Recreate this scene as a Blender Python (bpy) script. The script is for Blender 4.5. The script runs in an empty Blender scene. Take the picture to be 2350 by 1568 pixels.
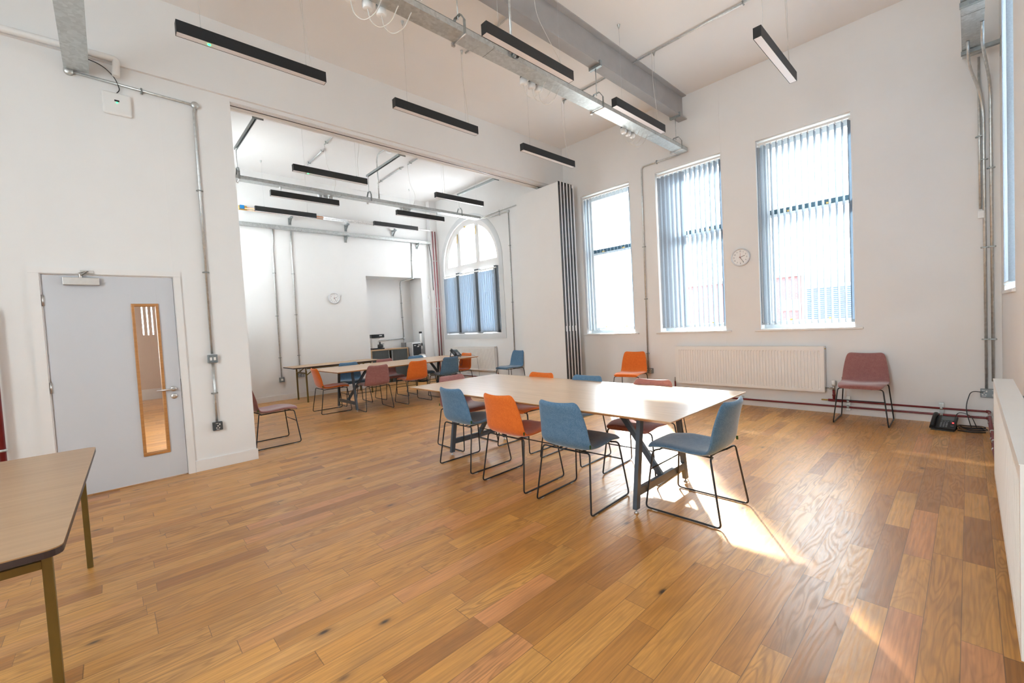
import bpy, bmesh, math, random
from mathutils import Vector, Matrix
random.seed(7)
C = bpy.context.scene.collection
sc = bpy.context.scene
D = 6.675        # window wall plane (y)
W = 5.83         # right wall plane (x)
ZC = 4.838       # ceiling height
ZA = 4.90        # ceiling height of the far room
XB = -4.70       # rear wall of the far room (x)
ZO = 4.016       # underside of the wide opening
PI = math.pi

# ------------------------------------------------------------------ camera
cd = bpy.data.cameras.new('camera'); cam = bpy.data.objects.new('camera', cd); C.objects.link(cam)
cd.sensor_width = 36.0; cd.sensor_fit = 'HORIZONTAL'; cd.lens = 36.0 * 985.156 / 2350.0
cd.clip_start = 0.02; cd.clip_end = 200
yaw, pitch, roll = -0.818259, -0.038267, -0.053392
f = Vector((math.sin(yaw)*math.cos(pitch), math.cos(yaw)*math.cos(pitch), math.sin(pitch)))
r = Vector((math.cos(yaw), -math.sin(yaw), 0)); u = r.cross(f)
r2 = r*math.cos(roll) + u*math.sin(roll); u2 = -r*math.sin(roll) + u*math.cos(roll)
M = Matrix((r2, u2, -f)).transposed().to_4x4(); M.translation = Vector((5.59668, -0.17649, 1.37263))
cam.matrix_world = M
sc.camera = cam

# ------------------------------------------------------------------ sky, sun, exposure
w = bpy.data.worlds.new('sky'); sc.world = w; w.use_nodes = True
nt = w.node_tree; nt.nodes.clear()
out = nt.nodes.new('ShaderNodeOutputWorld'); bg = nt.nodes.new('ShaderNodeBackground')
SKY = 7.5
bg.inputs['Color'].default_value = (0.88, 0.95, 1.0, 1); bg.inputs['Strength'].default_value = SKY
nt.links.new(bg.outputs[0], out.inputs[0])
sl = bpy.data.lights.new('sun', 'SUN'); so = bpy.data.objects.new('sun', sl); C.objects.link(so)
sl.energy = 26; sl.angle = math.radians(2.6); sl.color = (1.0, 0.95, 0.88)
sd = Vector((0.63*math.cos(math.radians(30)), -0.78*math.cos(math.radians(30)), -math.sin(math.radians(30))))
so.rotation_euler = sd.to_track_quat('-Z', 'Y').to_euler()

def portal(name, loc, rot, sx, sy):
    l = bpy.data.lights.new(name, 'AREA'); l.shape = 'RECTANGLE'; l.size = sx; l.size_y = sy
    l.cycles.is_portal = True
    o = bpy.data.objects.new(name, l); C.objects.link(o); o.location = loc; o.rotation_euler = rot
for cx_, wx_ in ((0.977, 1.06), (2.53, 1.06), (4.075, 1.07)):
    portal('window_portal', (cx_, D+0.31, 2.455), (-PI/2, 0, 0), wx_, 2.67)
portal('window_portal', (-3.16, D+0.31, 2.65), (-PI/2, 0, 0), 2.54, 3.2)
portal('window_portal', (4.15, -3.71, 2.7), (PI/2, 0, 0), 1.7, 3.0)  # portal of the added window behind the camera
portal('window_portal', (-3.5, 0.69, 2.9), (PI/2, 0, 0), 1.6, 2.8)  # portal of the added window in the far room side wall
for cy_, sy_ in ((5.4, 1.4),):
    portal('window_portal', (W+0.31, cy_, 2.9), (0, PI/2, 0), 2.9, sy_)

vs = sc.view_settings
sc.display_settings.display_device = 'sRGB'
vs.view_transform = 'Standard'; vs.look = 'None'; vs.gamma = 1.0; vs.use_curve_mapping = False
vs.exposure = 1.28
cy = sc.cycles
cy.max_bounces = 10; cy.diffuse_bounces = 6; cy.glossy_bounces = 4; cy.transmission_bounces = 6
cy.transparent_max_bounces = 24; cy.caustics_reflective = False; cy.caustics_refractive = False
cy.sample_clamp_indirect = 6.0; cy.sample_clamp_direct = 0.0
cy.use_denoising = True
try: cy.denoiser = 'OPENIMAGEDENOISE'
except Exception: pass
cy.use_adaptive_sampling = True; cy.adaptive_threshold = 0.02

# ------------------------------------------------------------------ materials
def nodes(name):
    m = bpy.data.materials.new(name); m.use_nodes = True
    n = m.node_tree.nodes; b = n.get('Principled BSDF')
    return m, m.node_tree, n, m.node_tree.links, b
def tex_noise(n, l, scale, detail=3, rough=0.55, coord='Object', vec=None, stretch=None):
    tc = n.new('ShaderNodeTexCoord'); nz = n.new('ShaderNodeTexNoise')
    nz.inputs['Scale'].default_value = scale; nz.inputs['Detail'].default_value = detail; nz.inputs['Roughness'].default_value = rough
    if stretch:
        mp = n.new('ShaderNodeMapping'); mp.inputs['Scale'].default_value = stretch
        l.new(tc.outputs[coord], mp.inputs[0]); l.new(mp.outputs[0], nz.inputs['Vector'])
    else: l.new(tc.outputs[coord], nz.inputs['Vector'])
    return nz
def ramp(n, l, src, stops):
    cr = n.new('ShaderNodeValToRGB'); e = cr.color_ramp.elements
    while len(e) > 1: e.remove(e[-1])
    e[0].position, e[0].color = stops[0][0], (*stops[0][1], 1)
    for p, c in stops[1:]:
        x = e.new(p); x.color = (*c, 1)
    l.new(src, cr.inputs[0]); return cr
def sh(c, k): return tuple(min(1, x*k) for x in c)
def mat(name, col, rough=0.5, metal=0.0, var=0.04, scale=8.0, bump=0.0, bscale=60.0, spec=0.5, coat=0.0, stretch=None, sheen=0.0):
    m, t, n, l, b = nodes(name)
    nz = tex_noise(n, l, scale, stretch=stretch)
    cr = ramp(n, l, nz.outputs['Fac'], [(0.3, sh(col, 1-var)), (0.7, sh(col, 1+var))])
    l.new(cr.outputs[0], b.inputs['Base Color'])
    b.inputs['Roughness'].default_value = rough; b.inputs['Metallic'].default_value = metal
    b.inputs['Specular IOR Level'].default_value = spec; b.inputs['Coat Weight'].default_value = coat
    if sheen: b.inputs['Sheen Weight'].default_value = sheen
    if bump:
        n2 = tex_noise(n, l, bscale, 2); bp = n.new('ShaderNodeBump'); bp.inputs['Strength'].default_value = bump
        bp.inputs['Distance'].default_value = 0.002
        l.new(n2.outputs['Fac'], bp.inputs['Height']); l.new(bp.outputs[0], b.inputs['Normal'])
    return m
def emit(name, col, s):
    m, t, n, l, b = nodes(name)
    b.inputs['Base Color'].default_value = (*col, 1)
    b.inputs['Emission Color'].default_value = (*col, 1); b.inputs['Emission Strength'].default_value = s
    return m
def fabric(name, c1, c2):
    m, t, n, l, b = nodes(name)
    nz = tex_noise(n, l, 260, 2, 0.7); nb = tex_noise(n, l, 30, 2)
    mx = n.new('ShaderNodeMath'); mx.operation = 'MULTIPLY_ADD'
    l.new(nb.outputs['Fac'], mx.inputs[0]); mx.inputs[1].default_value = 0.25; l.new(nz.outputs['Fac'], mx.inputs[2])
    cr = ramp(n, l, mx.outputs[0], [(0.45, c1), (0.78, c2)])
    l.new(cr.outputs[0], b.inputs['Base Color']); b.inputs['Roughness'].default_value = 0.9
    b.inputs['Sheen Weight'].default_value = 0.6; b.inputs['Sheen Roughness'].default_value = 0.35
    b.inputs['Specular IOR Level'].default_value = 0.2
    bp = n.new('ShaderNodeBump'); bp.inputs['Strength'].default_value = 0.35; bp.inputs['Distance'].default_value = 0.002
    l.new(nz.outputs['Fac'], bp.inputs['Height']); l.new(bp.outputs[0], b.inputs['Normal'])
    return m
def galv(name, col=(0.55, 0.58, 0.58), rough=0.42):
    m, t, n, l, b = nodes(name)
    tc = n.new('ShaderNodeTexCoord'); v = n.new('ShaderNodeTexVoronoi'); v.inputs['Scale'].default_value = 40
    l.new(tc.outputs['Object'], v.inputs['Vector'])
    cr = ramp(n, l, v.outputs['Color'], [(0.0, sh(col, 0.86)), (1.0, sh(col, 1.12))])
    l.new(cr.outputs[0], b.inputs['Base Color']); b.inputs['Metallic'].default_value = 0.75; b.inputs['Roughness'].default_value = rough
    return m
def wood(name, c1, c2, rough=0.35, axis='X', scale=1.0):
    m, t, n, l, b = nodes(name)
    st = (1.2*scale, 26*scale, 26*scale) if axis == 'X' else (26*scale, 1.2*scale, 26*scale)
    nz = tex_noise(n, l, 2.2, 5, 0.6, stretch=st)
    cr = ramp(n, l, nz.outputs['Fac'], [(0.3, c1), (0.7, c2)])
    l.new(cr.outputs[0], b.inputs['Base Color']); b.inputs['Roughness'].default_value = rough
    b.inputs['Coat Weight'].default_value = 0.4; b.inputs['Coat Roughness'].default_value = 0.2
    return m

def floor_material():
    m, t, n, l, b = nodes('oak_planks')
    tc = n.new('ShaderNodeTexCoord'); sp = n.new('ShaderNodeSeparateXYZ'); l.new(tc.outputs['Object'], sp.inputs[0])
    def mth(op, a, bb=None, c=None):
        q = n.new('ShaderNodeMath'); q.operation = op
        for i, v in enumerate((a, bb, c)):
            if v is None: continue
            if isinstance(v, (int, float)): q.inputs[i].default_value = v
            else: l.new(v, q.inputs[i])
        return q.outputs[0]
    PW = 0.1135
    xr = mth('DIVIDE', sp.outputs['X'], PW); row = mth('FLOOR', xr); fx = mth('FRACT', xr)
    wn = n.new('ShaderNodeTexWhiteNoise'); wn.noise_dimensions = '1D'; l.new(row, wn.inputs['W'])
    wn2 = n.new('ShaderNodeTexWhiteNoise'); wn2.noise_dimensions = '1D'; l.new(mth('ADD', row, 51.3), wn2.inputs['W'])
    ln = mth('MULTIPLY_ADD', wn2.outputs['Value'], 0.45, 0.55)
    # two neighbouring boards of every stretch get different lengths through a wobble of the coordinate
    yy = mth('MULTIPLY_ADD', wn.outputs['Value'], 7.0, sp.outputs['Y'])
    wob = mth('MULTIPLY', mth('SINE', mth('MULTIPLY_ADD', yy, 1.9, row)), 0.17)
    yr = mth('DIVIDE', mth('ADD', yy, wob), ln); col = mth('FLOOR', yr); fy = mth('FRACT', yr)
    cv = n.new('ShaderNodeCombineXYZ'); l.new(row, cv.inputs[0]); l.new(col, cv.inputs[1])
    idn = n.new('ShaderNodeTexWhiteNoise'); idn.noise_dimensions = '2D'; l.new(cv.outputs[0], idn.inputs['Vector'])
    sc_ = n.new('ShaderNodeSeparateColor'); l.new(idn.outputs['Color'], sc_.inputs[0])
    # grain coordinates, shifted per board
    off = n.new('ShaderNodeVectorMath'); off.operation = 'MULTIPLY_ADD'; l.new(idn.outputs['Color'], off.inputs[0])
    off.inputs[1].default_value = (37, 53, 11); l.new(tc.outputs['Object'], off.inputs[2])
    def nz(st, scale, det, dist=0.0):
        mp = n.new('ShaderNodeMapping'); mp.inputs['Scale'].default_value = st; l.new(off.outputs[0], mp.inputs[0])
        q = n.new('ShaderNodeTexNoise'); q.inputs['Scale'].default_value = scale; q.inputs['Detail'].default_value = det
        q.inputs['Distortion'].default_value = dist; l.new(mp.outputs[0], q.inputs['Vector']); return q.outputs['Fac']
    fine = nz((60, 2.5, 1), 1.6, 6)
    big = nz((9, 1.3, 1), 1.0, 2, 0.5)
    rings = mth('SINE', mth('MULTIPLY', big, 75.0))
    rings = mth('MULTIPLY_ADD', rings, 0.5, 0.5)
    rings = mth('POWER', rings, 2.2)
    tint = ramp(n, l, sc_.outputs['Red'], [(0.0, (0.40, 0.165, 0.036)), (0.15, (0.52, 0.23, 0.052)), (0.5, (0.60, 0.285, 0.068)), (0.8, (0.66, 0.325, 0.082)), (0.94, (0.65, 0.33, 0.095)), (1.0, (0.63, 0.27, 0.10))])
    def mix(fac, a, bb, mode='MIX'):
        q = n.new('ShaderNodeMix'); q.data_type = 'RGBA'; q.blend_type = mode
        if isinstance(fac, (int, float)): q.inputs[0].default_value = fac
        else: l.new(fac, q.inputs[0])
        for i, v in ((6, a), (7, bb)):
            if isinstance(v, tuple): q.inputs[i].default_value = (*v, 1)
            else: l.new(v, q.inputs[i])
        return q.outputs[2]
    fr = ramp(n, l, fine, [(0.32, (0.80, 0.78, 0.74)), (0.62, (1.10, 1.10, 1.10))])
    c = mix(1.0, tint.outputs[0], fr.outputs[0], 'MULTIPLY')
    figure = mth('MULTIPLY', rings, mth('MULTIPLY', mth('POWER', sc_.outputs['Green'], 2.0), 0.55))
    c = mix(figure, c, (0.25, 0.11, 0.035))
    # darker clouds along the board
    cl = ramp(n, l, nz((5, 1.6, 1), 1.3, 3), [(0.50, (0, 0, 0)), (0.78, (1, 1, 1))])
    c = mix(mth('MULTIPLY', cl.outputs[0], 0.5), c, (0.26, 0.125, 0.045))
    # knots
    mp = n.new('ShaderNodeMapping'); mp.inputs['Scale'].default_value = (5.5, 2.6, 1); l.new(off.outputs[0], mp.inputs[0])
    vo = n.new('ShaderNodeTexVoronoi'); vo.inputs['Scale'].default_value = 1.0; l.new(mp.outputs[0], vo.inputs['Vector'])
    kr = ramp(n, l, vo.outputs['Distance'], [(0.035, (1, 1, 1)), (0.10, (0.25, 0.25, 0.25)), (0.2, (0, 0, 0))])
    gate = mth('GREATER_THAN', sc_.outputs['Blue'], 0.62)
    c = mix(mth('MULTIPLY', kr.outputs[0], gate), c, (0.055, 0.028, 0.015))
    # joints
    ex = mth('MINIMUM', fx, mth('SUBTRACT', 1.0, fx)); ey = mth('MULTIPLY', mth('MINIMUM', fy, mth('SUBTRACT', 1.0, fy)), 6.0)
    e = mth('MINIMUM', ex, ey); gap = mth('LESS_THAN', e, 0.012)
    c = mix(mth('MULTIPLY', gap, 0.6), c, (0.10, 0.05, 0.02))
    l.new(c, b.inputs['Base Color'])
    rg = mth('MULTIPLY_ADD', fine, 0.16, 0.27); rg = mth('MULTIPLY_ADD', rings, 0.10, rg)
    b.inputs['Coat Weight'].default_value = 0.25; b.inputs['Coat Roughness'].default_value = 0.3
    l.new(rg, b.inputs['Roughness']); b.inputs['Specular IOR Level'].default_value = 0.5
    h = mth('SUBTRACT', mth('MULTIPLY_ADD', rings, -0.25, mth('MULTIPLY', fine, 0.6)), mth('MULTIPLY', gap, 3.0))
    bp = n.new('ShaderNodeBump'); bp.inputs['Strength'].default_value = 0.25; bp.inputs['Distance'].default_value = 0.0008
    l.new(h, bp.inputs['Height']); l.new(bp.outputs[0], b.inputs['Normal'])
    return m

def glass_material(name='window_glass', tint=(0.97, 0.985, 0.98)):
    m, t, n, l, b = nodes(name); n.remove(b)
    tr = n.new('ShaderNodeBsdfTransparent'); tr.inputs[0].default_value = (*tint, 1)
    gl = n.new('ShaderNodeBsdfGlossy'); gl.inputs['Roughness'].default_value = 0.02
    # Schlick reflectance of one thin sheet, the same from both sides
    ge = n.new('ShaderNodeNewGeometry'); dt = n.new('ShaderNodeVectorMath'); dt.operation = 'DOT_PRODUCT'
    l.new(ge.outputs['Normal'], dt.inputs[0]); l.new(ge.outputs['Incoming'], dt.inputs[1])
    ab = n.new('ShaderNodeMath'); ab.operation = 'ABSOLUTE'; l.new(dt.outputs['Value'], ab.inputs[0])
    om = n.new('ShaderNodeMath'); om.operation = 'SUBTRACT'; om.inputs[0].default_value = 1.0; l.new(ab.outputs[0], om.inputs[1])
    pw = n.new('ShaderNodeMath'); pw.operation = 'POWER'; l.new(om.outputs[0], pw.inputs[0]); pw.inputs[1].default_value = 5.0
    fr = n.new('ShaderNodeMath'); fr.operation = 'MULTIPLY_ADD'; l.new(pw.outputs[0], fr.inputs[0]); fr.inputs[1].default_value = 0.96; fr.inputs[2].default_value = 0.04
    mx = n.new('ShaderNodeMixShader'); l.new(fr.outputs[0], mx.inputs[0]); l.new(tr.outputs[0], mx.inputs[1]); l.new(gl.outputs[0], mx.inputs[2])
    l.new(mx.outputs[0], n['Material Output'].inputs[0]); return m
def slat_material():
    m, t, n, l, b = nodes('blind_fabric')
    nz = tex_noise(n, l, 90, 2)
    cr = ramp(n, l, nz.outputs['Fac'], [(0.35, (0.42, 0.47, 0.52)), (0.65, (0.50, 0.55, 0.60))])
    l.new(cr.outputs[0], b.inputs['Base Color']); b.inputs['Roughness'].default_value = 0.9; b.inputs['Specular IOR Level'].default_value = 0.1
    tl = n.new('ShaderNodeBsdfTranslucent'); tl.inputs[0].default_value = (0.34, 0.42, 0.50, 1)
    mx = n.new('ShaderNodeMixShader'); mx.inputs[0].default_value = 0.38
    l.new(b.outputs[0], mx.inputs[1]); l.new(tl.outputs[0], mx.inputs[2]); l.new(mx.outputs[0], n['Material Output'].inputs[0]); return m
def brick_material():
    m, t, n, l, b = nodes('hazed_brick')  # glare haze is put into the colour as a paler red
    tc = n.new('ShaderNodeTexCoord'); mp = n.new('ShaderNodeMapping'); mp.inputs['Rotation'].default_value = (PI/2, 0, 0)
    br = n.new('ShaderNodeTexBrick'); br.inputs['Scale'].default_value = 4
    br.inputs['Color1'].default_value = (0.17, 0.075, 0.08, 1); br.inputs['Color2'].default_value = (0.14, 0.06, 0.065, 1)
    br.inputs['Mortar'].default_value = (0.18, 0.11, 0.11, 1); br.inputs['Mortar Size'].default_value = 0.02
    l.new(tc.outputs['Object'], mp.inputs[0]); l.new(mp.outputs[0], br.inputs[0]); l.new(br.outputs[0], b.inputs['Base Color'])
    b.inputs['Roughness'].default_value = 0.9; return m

m_wall = mat('wall_paint', (0.80, 0.80, 0.795), 0.75, var=0.01, scale=2.5, bump=0.08, bscale=220, spec=0.25)
m_ceil = mat('ceiling_paint', (0.83, 0.825, 0.82), 0.85, var=0.01, scale=1.5, spec=0.2)
m_trim = mat('trim_paint', (0.80, 0.79, 0.78), 0.4, var=0.01, scale=3)
m_grey_trim = mat('grey_white_trim', (0.66, 0.68, 0.69), 0.5, var=0.01)
m_door = mat('door_paint', (0.60, 0.62, 0.66), 0.45, var=0.01, scale=2)
m_floor = floor_material()
m_glass = glass_material()
def frosted():
    m, t, n, l, b = nodes('frosted_glass')
    nz = tex_noise(n, l, 30, 2); cr = ramp(n, l, nz.outputs['Fac'], [(0.3, (0.80, 0.84, 0.88)), (0.7, (0.86, 0.90, 0.94))])
    tl = n.new('ShaderNodeBsdfTranslucent'); l.new(cr.outputs[0], tl.inputs[0])
    gl = n.new('ShaderNodeBsdfGlossy'); gl.inputs['Roughness'].default_value = 0.15
    mx = n.new('ShaderNodeMixShader'); mx.inputs[0].default_value = 0.06; l.new(tl.outputs[0], mx.inputs[1]); l.new(gl.outputs[0], mx.inputs[2])
    n.remove(b); l.new(mx.outputs[0], n['Material Output'].inputs[0]); return m
m_frost = frosted()
m_slat = slat_material()
m_white = mat('white_plastic', (0.82, 0.82, 0.81), 0.4, var=0.01)
m_rad = mat('radiator_enamel', (0.82, 0.81, 0.79), 0.3, var=0.01)
m_black = mat('black_steel', (0.012, 0.012, 0.014), 0.35, var=0.1)
m_blackm = mat('black_anodised', (0.012, 0.014, 0.016), 0.5, var=0.15, scale=60)
m_dark = mat('dark_plastic', (0.012, 0.013, 0.016), 0.4, var=0.1)
m_slate = mat('slate_steel', (0.065, 0.085, 0.11), 0.4, var=0.05)
m_galv = galv('galvanised_steel'); m_galvd = galv('galvanised_channel', (0.34, 0.37, 0.37), 0.5)
m_conduit = galv('galvanised_conduit', (0.62, 0.64, 0.63), 0.35)
m_chrome = mat('brushed_steel', (0.60, 0.575, 0.55), 0.38, metal=1.0, var=0.03, scale=40)
m_red = mat('red_primer_pipe', (0.17, 0.012, 0.016), 0.35, var=0.08, scale=12)
m_copper = mat('copper_pipe', (0.80, 0.42, 0.26), 0.35, metal=0.7, var=0.05, scale=12)
m_brass = mat('brass', (0.70, 0.48, 0.16), 0.3, metal=1.0, var=0.05)
m_foil = mat('foil_lagging', (0.82, 0.82, 0.82), 0.3, metal=0.6, var=0.2, scale=50, bump=0.8, bscale=60)
m_beam = mat('beam_paint', (0.40, 0.385, 0.38), 0.6, var=0.05, scale=5, bump=0.15, bscale=60)
m_diff = mat('light_diffuser', (0.80, 0.78, 0.80), 0.35, var=0.01)
m_orange = fabric('orange_fabric', (0.62, 0.125, 0.018), (0.80, 0.20, 0.035))
m_pink = fabric('dusky_pink_fabric', (0.25, 0.10, 0.092), (0.38, 0.18, 0.165))
m_blue = fabric('blue_grey_fabric', (0.055, 0.14, 0.24), (0.15, 0.255, 0.38))
m_tag = mat('green_tag', (0.03, 0.10, 0.02), 0.8, var=0.2, scale=200)
m_oak = wood('oak_veneer', (0.52, 0.32, 0.17), (0.66, 0.44, 0.26), 0.30)
m_oakY = wood('oak_veneer_long', (0.52, 0.32, 0.17), (0.66, 0.44, 0.26), 0.30, 'Y')
m_ply = wood('plywood_edge', (0.50, 0.26, 0.12), (0.62, 0.36, 0.18), 0.5)
m_lam = wood('wood_laminate', (0.33, 0.185, 0.08), (0.41, 0.24, 0.11), 0.38, 'Y', 0.6)
m_lamX = wood('wood_laminate_long', (0.42, 0.245, 0.115), (0.52, 0.31, 0.15), 0.38, 'X', 0.6)
m_edge = mat('dark_edge_band', (0.035, 0.022, 0.022), 0.45)
m_bronze = mat('bronze_steel', (0.17, 0.115, 0.03), 0.45, metal=0.4, var=0.08)
m_beech = wood('door_bead_oak', (0.40, 0.17, 0.045), (0.52, 0.24, 0.07), 0.4, 'Y')
m_grey = mat('grey_enamel', (0.20, 0.21, 0.22), 0.5, var=0.03)
m_cab = mat('cabinet_shutter', (0.075, 0.083, 0.083), 0.6, var=0.03)
m_silver = mat('silver_plastic', (0.62, 0.63, 0.64), 0.35, metal=0.3, var=0.02)
m_socket = mat('metal_clad', (0.22, 0.25, 0.27), 0.45, metal=0.5, var=0.05)
m_socketd = mat('metal_clad_dark', (0.075, 0.085, 0.095), 0.45, metal=0.4, var=0.05)
m_teal = mat('window_frame_inside', (0.60, 0.66, 0.70), 0.4, var=0.02)
m_transom = mat('transom_backlit', (0.035, 0.085, 0.12), 0.5, var=0.05)  # dark from backlight, the shade is put into the colour
m_mull = mat('mullion_shaded', (0.07, 0.08, 0.09), 0.6, var=0.05)  # shade of the backlit mullions put into their base colour
m_tarmac = mat('tarmac', (0.22, 0.22, 0.22), 0.9, var=0.1, scale=4)
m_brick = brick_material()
m_shutter = mat('blue_shutter', (0.065, 0.095, 0.15), 0.6, var=0.03)
m_render = mat('pale_render', (0.20, 0.20, 0.20), 0.8, var=0.03)
m_ink = mat('dark_lettering', (0.06, 0.06, 0.10), 0.5)
m_corr = mat('corridor_paint', (0.50, 0.37, 0.28), 0.8, var=0.02)
m_lcd = mat('grey_display', (0.10, 0.12, 0.12), 0.15, var=0.05)
m_key = mat('grey_keys', (0.45, 0.46, 0.48), 0.5)
m_clockf = mat('clock_face', (0.86, 0.86, 0.85), 0.4, var=0.005)
m_clkrim = mat('clock_rim', (0.72, 0.73, 0.75), 0.3, metal=0.5)
m_hand = mat('clock_hand', (0.02, 0.02, 0.02), 0.4); m_redh = mat('second_hand', (0.45, 0.03, 0.04), 0.4)
m_lblue = mat('valve_handle_blue', (0.01, 0.20, 0.50), 0.4)
m_gled = emit('green_indicator', (0.02, 1.0, 0.15), 3.0)
m_rled = emit('red_indicator', (1.0, 0.03, 0.03), 3.0)
m_clear = mat('clear_tube', (0.75, 0.74, 0.72), 0.15, var=0.02)
m_cord = mat('white_cord', (0.72, 0.70, 0.66), 0.5)

# ------------------------------------------------------------------ mesh helpers
class MB:
    def __init__(s): s.v = []; s.f = []; s.m = []; s.mats = []; s.sm = []
    def mi(s, m):
        if m not in s.mats: s.mats.append(m)
        return s.mats.index(m)
    def add(s, verts, faces, m=None, smooth=False):
        o = len(s.v); s.v += [tuple(p) for p in verts]
        k = s.mi(m) if m else 0
        for fc in faces: s.f.append([o+i for i in fc]); s.m.append(k); s.sm.append(smooth)
        return s
    def box(s, x0, x1, y0, y1, z0, z1, m=None):
        x0, x1 = sorted((x0, x1)); y0, y1 = sorted((y0, y1)); z0, z1 = sorted((z0, z1))
        k = 0.00006*(len(s.f)//6 % 7); x0 += k; y0 += k; z0 += k; x1 -= k; y1 -= k; z1 -= k   # keeps overlapping boxes off one shared plane
        v = [(x0,y0,z0),(x1,y0,z0),(x1,y1,z0),(x0,y1,z0),(x0,y0,z1),(x1,y0,z1),(x1,y1,z1),(x0,y1,z1)]
        return s.add(v, [(0,3,2,1),(4,5,6,7),(0,1,5,4),(1,2,6,5),(2,3,7,6),(3,0,4,7)], m)
    def obox(s, p, q, w_, h_, m=None, up=(0,0,1)):
        """box bar from p to q, width w_ (sideways) and height h_ (along up)"""
        p, q = Vector(p), Vector(q); d = (q-p).normalized(); U = Vector(up)
        sd_ = d.cross(U).normalized(); U = sd_.cross(d).normalized()
        v = []
        for e in (p, q):
            for a, b_ in ((-1,-1),(1,-1),(1,1),(-1,1)): v.append(e + sd_*a*w_/2 + U*b_*h_/2)
        return s.add(v, [(0,3,2,1)[::-1],(4,5,6,7)[::-1],(0,1,5,4)[::-1],(1,2,6,5)[::-1],(2,3,7,6)[::-1],(3,0,4,7)[::-1]], m)
    def tube(s, pts, rad, m=None, seg=8, bend=0.0, nb=4, closed=False):
        P = [Vector(p) for p in pts]
        if bend > 0 and len(P) > 2:
            Q = [P[0]]
            for i in range(1, len(P)-1):
                a, b_, c = P[i-1], P[i], P[i+1]
                k = min(bend, (a-b_).length*0.49, (c-b_).length*0.49)
                s0 = b_ + (a-b_).normalized()*k; s1 = b_ + (c-b_).normalized()*k
                for j in range(nb+1):
                    t = j/nb; Q.append((1-t)**2*s0 + 2*t*(1-t)*b_ + t*t*s1)
            Q.append(P[-1]); P = Q
        n = len(P); rings = []
        ref = None
        for i in range(n):
            if i == 0: d = P[1]-P[0]
            elif i == n-1: d = P[-1]-P[-2]
            else: d = (P[i+1]-P[i]).normalized() + (P[i]-P[i-1]).normalized()
            d.normalize()
            if ref is None:
                ref = Vector((0,0,1)) if abs(d.z) < 0.9 else Vector((1,0,0))
                ref = (ref - d*ref.dot(d)).normalized()
            else: ref = (ref - d*ref.dot(d)).normalized()
            b_ = d.cross(ref)
            rr = rad[i] if isinstance(rad, (list, tuple)) else rad
            rings.append([P[i] + (ref*math.cos(2*PI*k/seg) + b_*math.sin(2*PI*k/seg))*rr for k in range(seg)])
        v = [p for rg in rings for p in rg]; fs = []
        for i in range(n-1):
            for k in range(seg):
                a = i*seg+k; b2 = i*seg+(k+1) % seg; fs.append((a, b2, b2+seg, a+seg))
        s.add(v, fs, m, True)
        o = len(s.v)-len(v)
        kk = s.mi(m) if m else 0
        s.f.append([o+k for k in range(seg)][::-1]); s.m.append(kk); s.sm.append(False)
        s.f.append([o+(n-1)*seg+k for k in range(seg)]); s.m.append(kk); s.sm.append(False)
        return s
    def lathe(s, prof, c=(0,0,0), axis='z', m=None, seg=24, smooth=True):
        v = []; c = Vector(c)
        for rr, h in prof:
            for k in range(seg):
                a = 2*PI*k/seg; x, y = rr*math.cos(a), rr*math.sin(a)
                p = {'z': (x, y, h), 'x': (h, x, y), 'y': (y, h, x)}[axis]
                v.append(c + Vector(p))
        fs = []
        for i in range(len(prof)-1):
            for k in range(seg):
                a = i*seg+k; b_ = i*seg+(k+1) % seg; fs.append((a, b_, b_+seg, a+seg))
        fs.append(tuple(range(seg))[::-1]); fs.append(tuple((len(prof)-1)*seg+k for k in range(seg)))
        return s.add(v, fs, m, smooth)
    def prism(s, poly, h0, h1, axis='z', m=None):
        """polygon (list of 2D) extruded along axis between h0 and h1. axis z: (x,y), y: (x,z), x: (y,z)"""
        n = len(poly)
        def P(a, h): return {'z': (a[0], a[1], h), 'y': (a[0], h, a[1]), 'x': (h, a[0], a[1])}[axis]
        v = [P(a, h0) for a in poly] + [P(a, h1) for a in poly]
        fs = [tuple(range(n)), tuple(range(n, 2*n))[::-1]] + [(i, i+n, (i+1) % n+n, (i+1) % n) for i in range(n)]
        return s.add(v, fs, m)
    def build(s, name, m=None, parent=None, bevel=0.0, loc=None, smooth_angle=None, bseg=2):
        me = bpy.data.meshes.new(name); me.from_pydata([tuple(p) for p in s.v], [], s.f); 
        ms = s.mats if s.mats else [m]
        if m is not None and m not in ms and s.mats == []: ms = [m]
        for q in ms: me.materials.append(q)
        for p, k, q in zip(me.polygons, s.m, s.sm): p.material_index = k if s.mats else 0; p.use_smooth = q
        bm = bmesh.new(); bm.from_mesh(me); bmesh.ops.recalc_face_normals(bm, faces=bm.faces); bm.to_mesh(me); bm.free()
        me.update()
        o = bpy.data.objects.new(name, me); C.objects.link(o)
        if parent is not None: o.parent = parent
        if loc is not None: o.location = loc
        if bevel:
            b = o.modifiers.new('bevel', 'BEVEL'); b.width = bevel; b.segments = bseg; b.limit_method = 'ANGLE'; b.angle_limit = math.radians(40)
        return o
def tag(o, label=None, cat=None, group=None, kind=None):
    if label: o['label'] = label
    if cat: o['category'] = cat
    if group: o['group'] = group
    if kind: o['kind'] = kind
    return o
def thing(name, label, cat, loc=(0,0,0), rz=0, group=None, kind=None):
    o = bpy.data.objects.new(name, None); C.objects.link(o); o.empty_display_size = 0.1
    o.location = loc; o.rotation_euler = (0,0,rz); tag(o, label, cat, group, kind); return o
def struct(o): o['kind'] = 'structure'; return o
def copy_tree(o, parent=None):
    c = o.copy(); C.objects.link(c); c.parent = parent
    for ch in list(o.children): copy_tree(ch, c)
    return c

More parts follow.
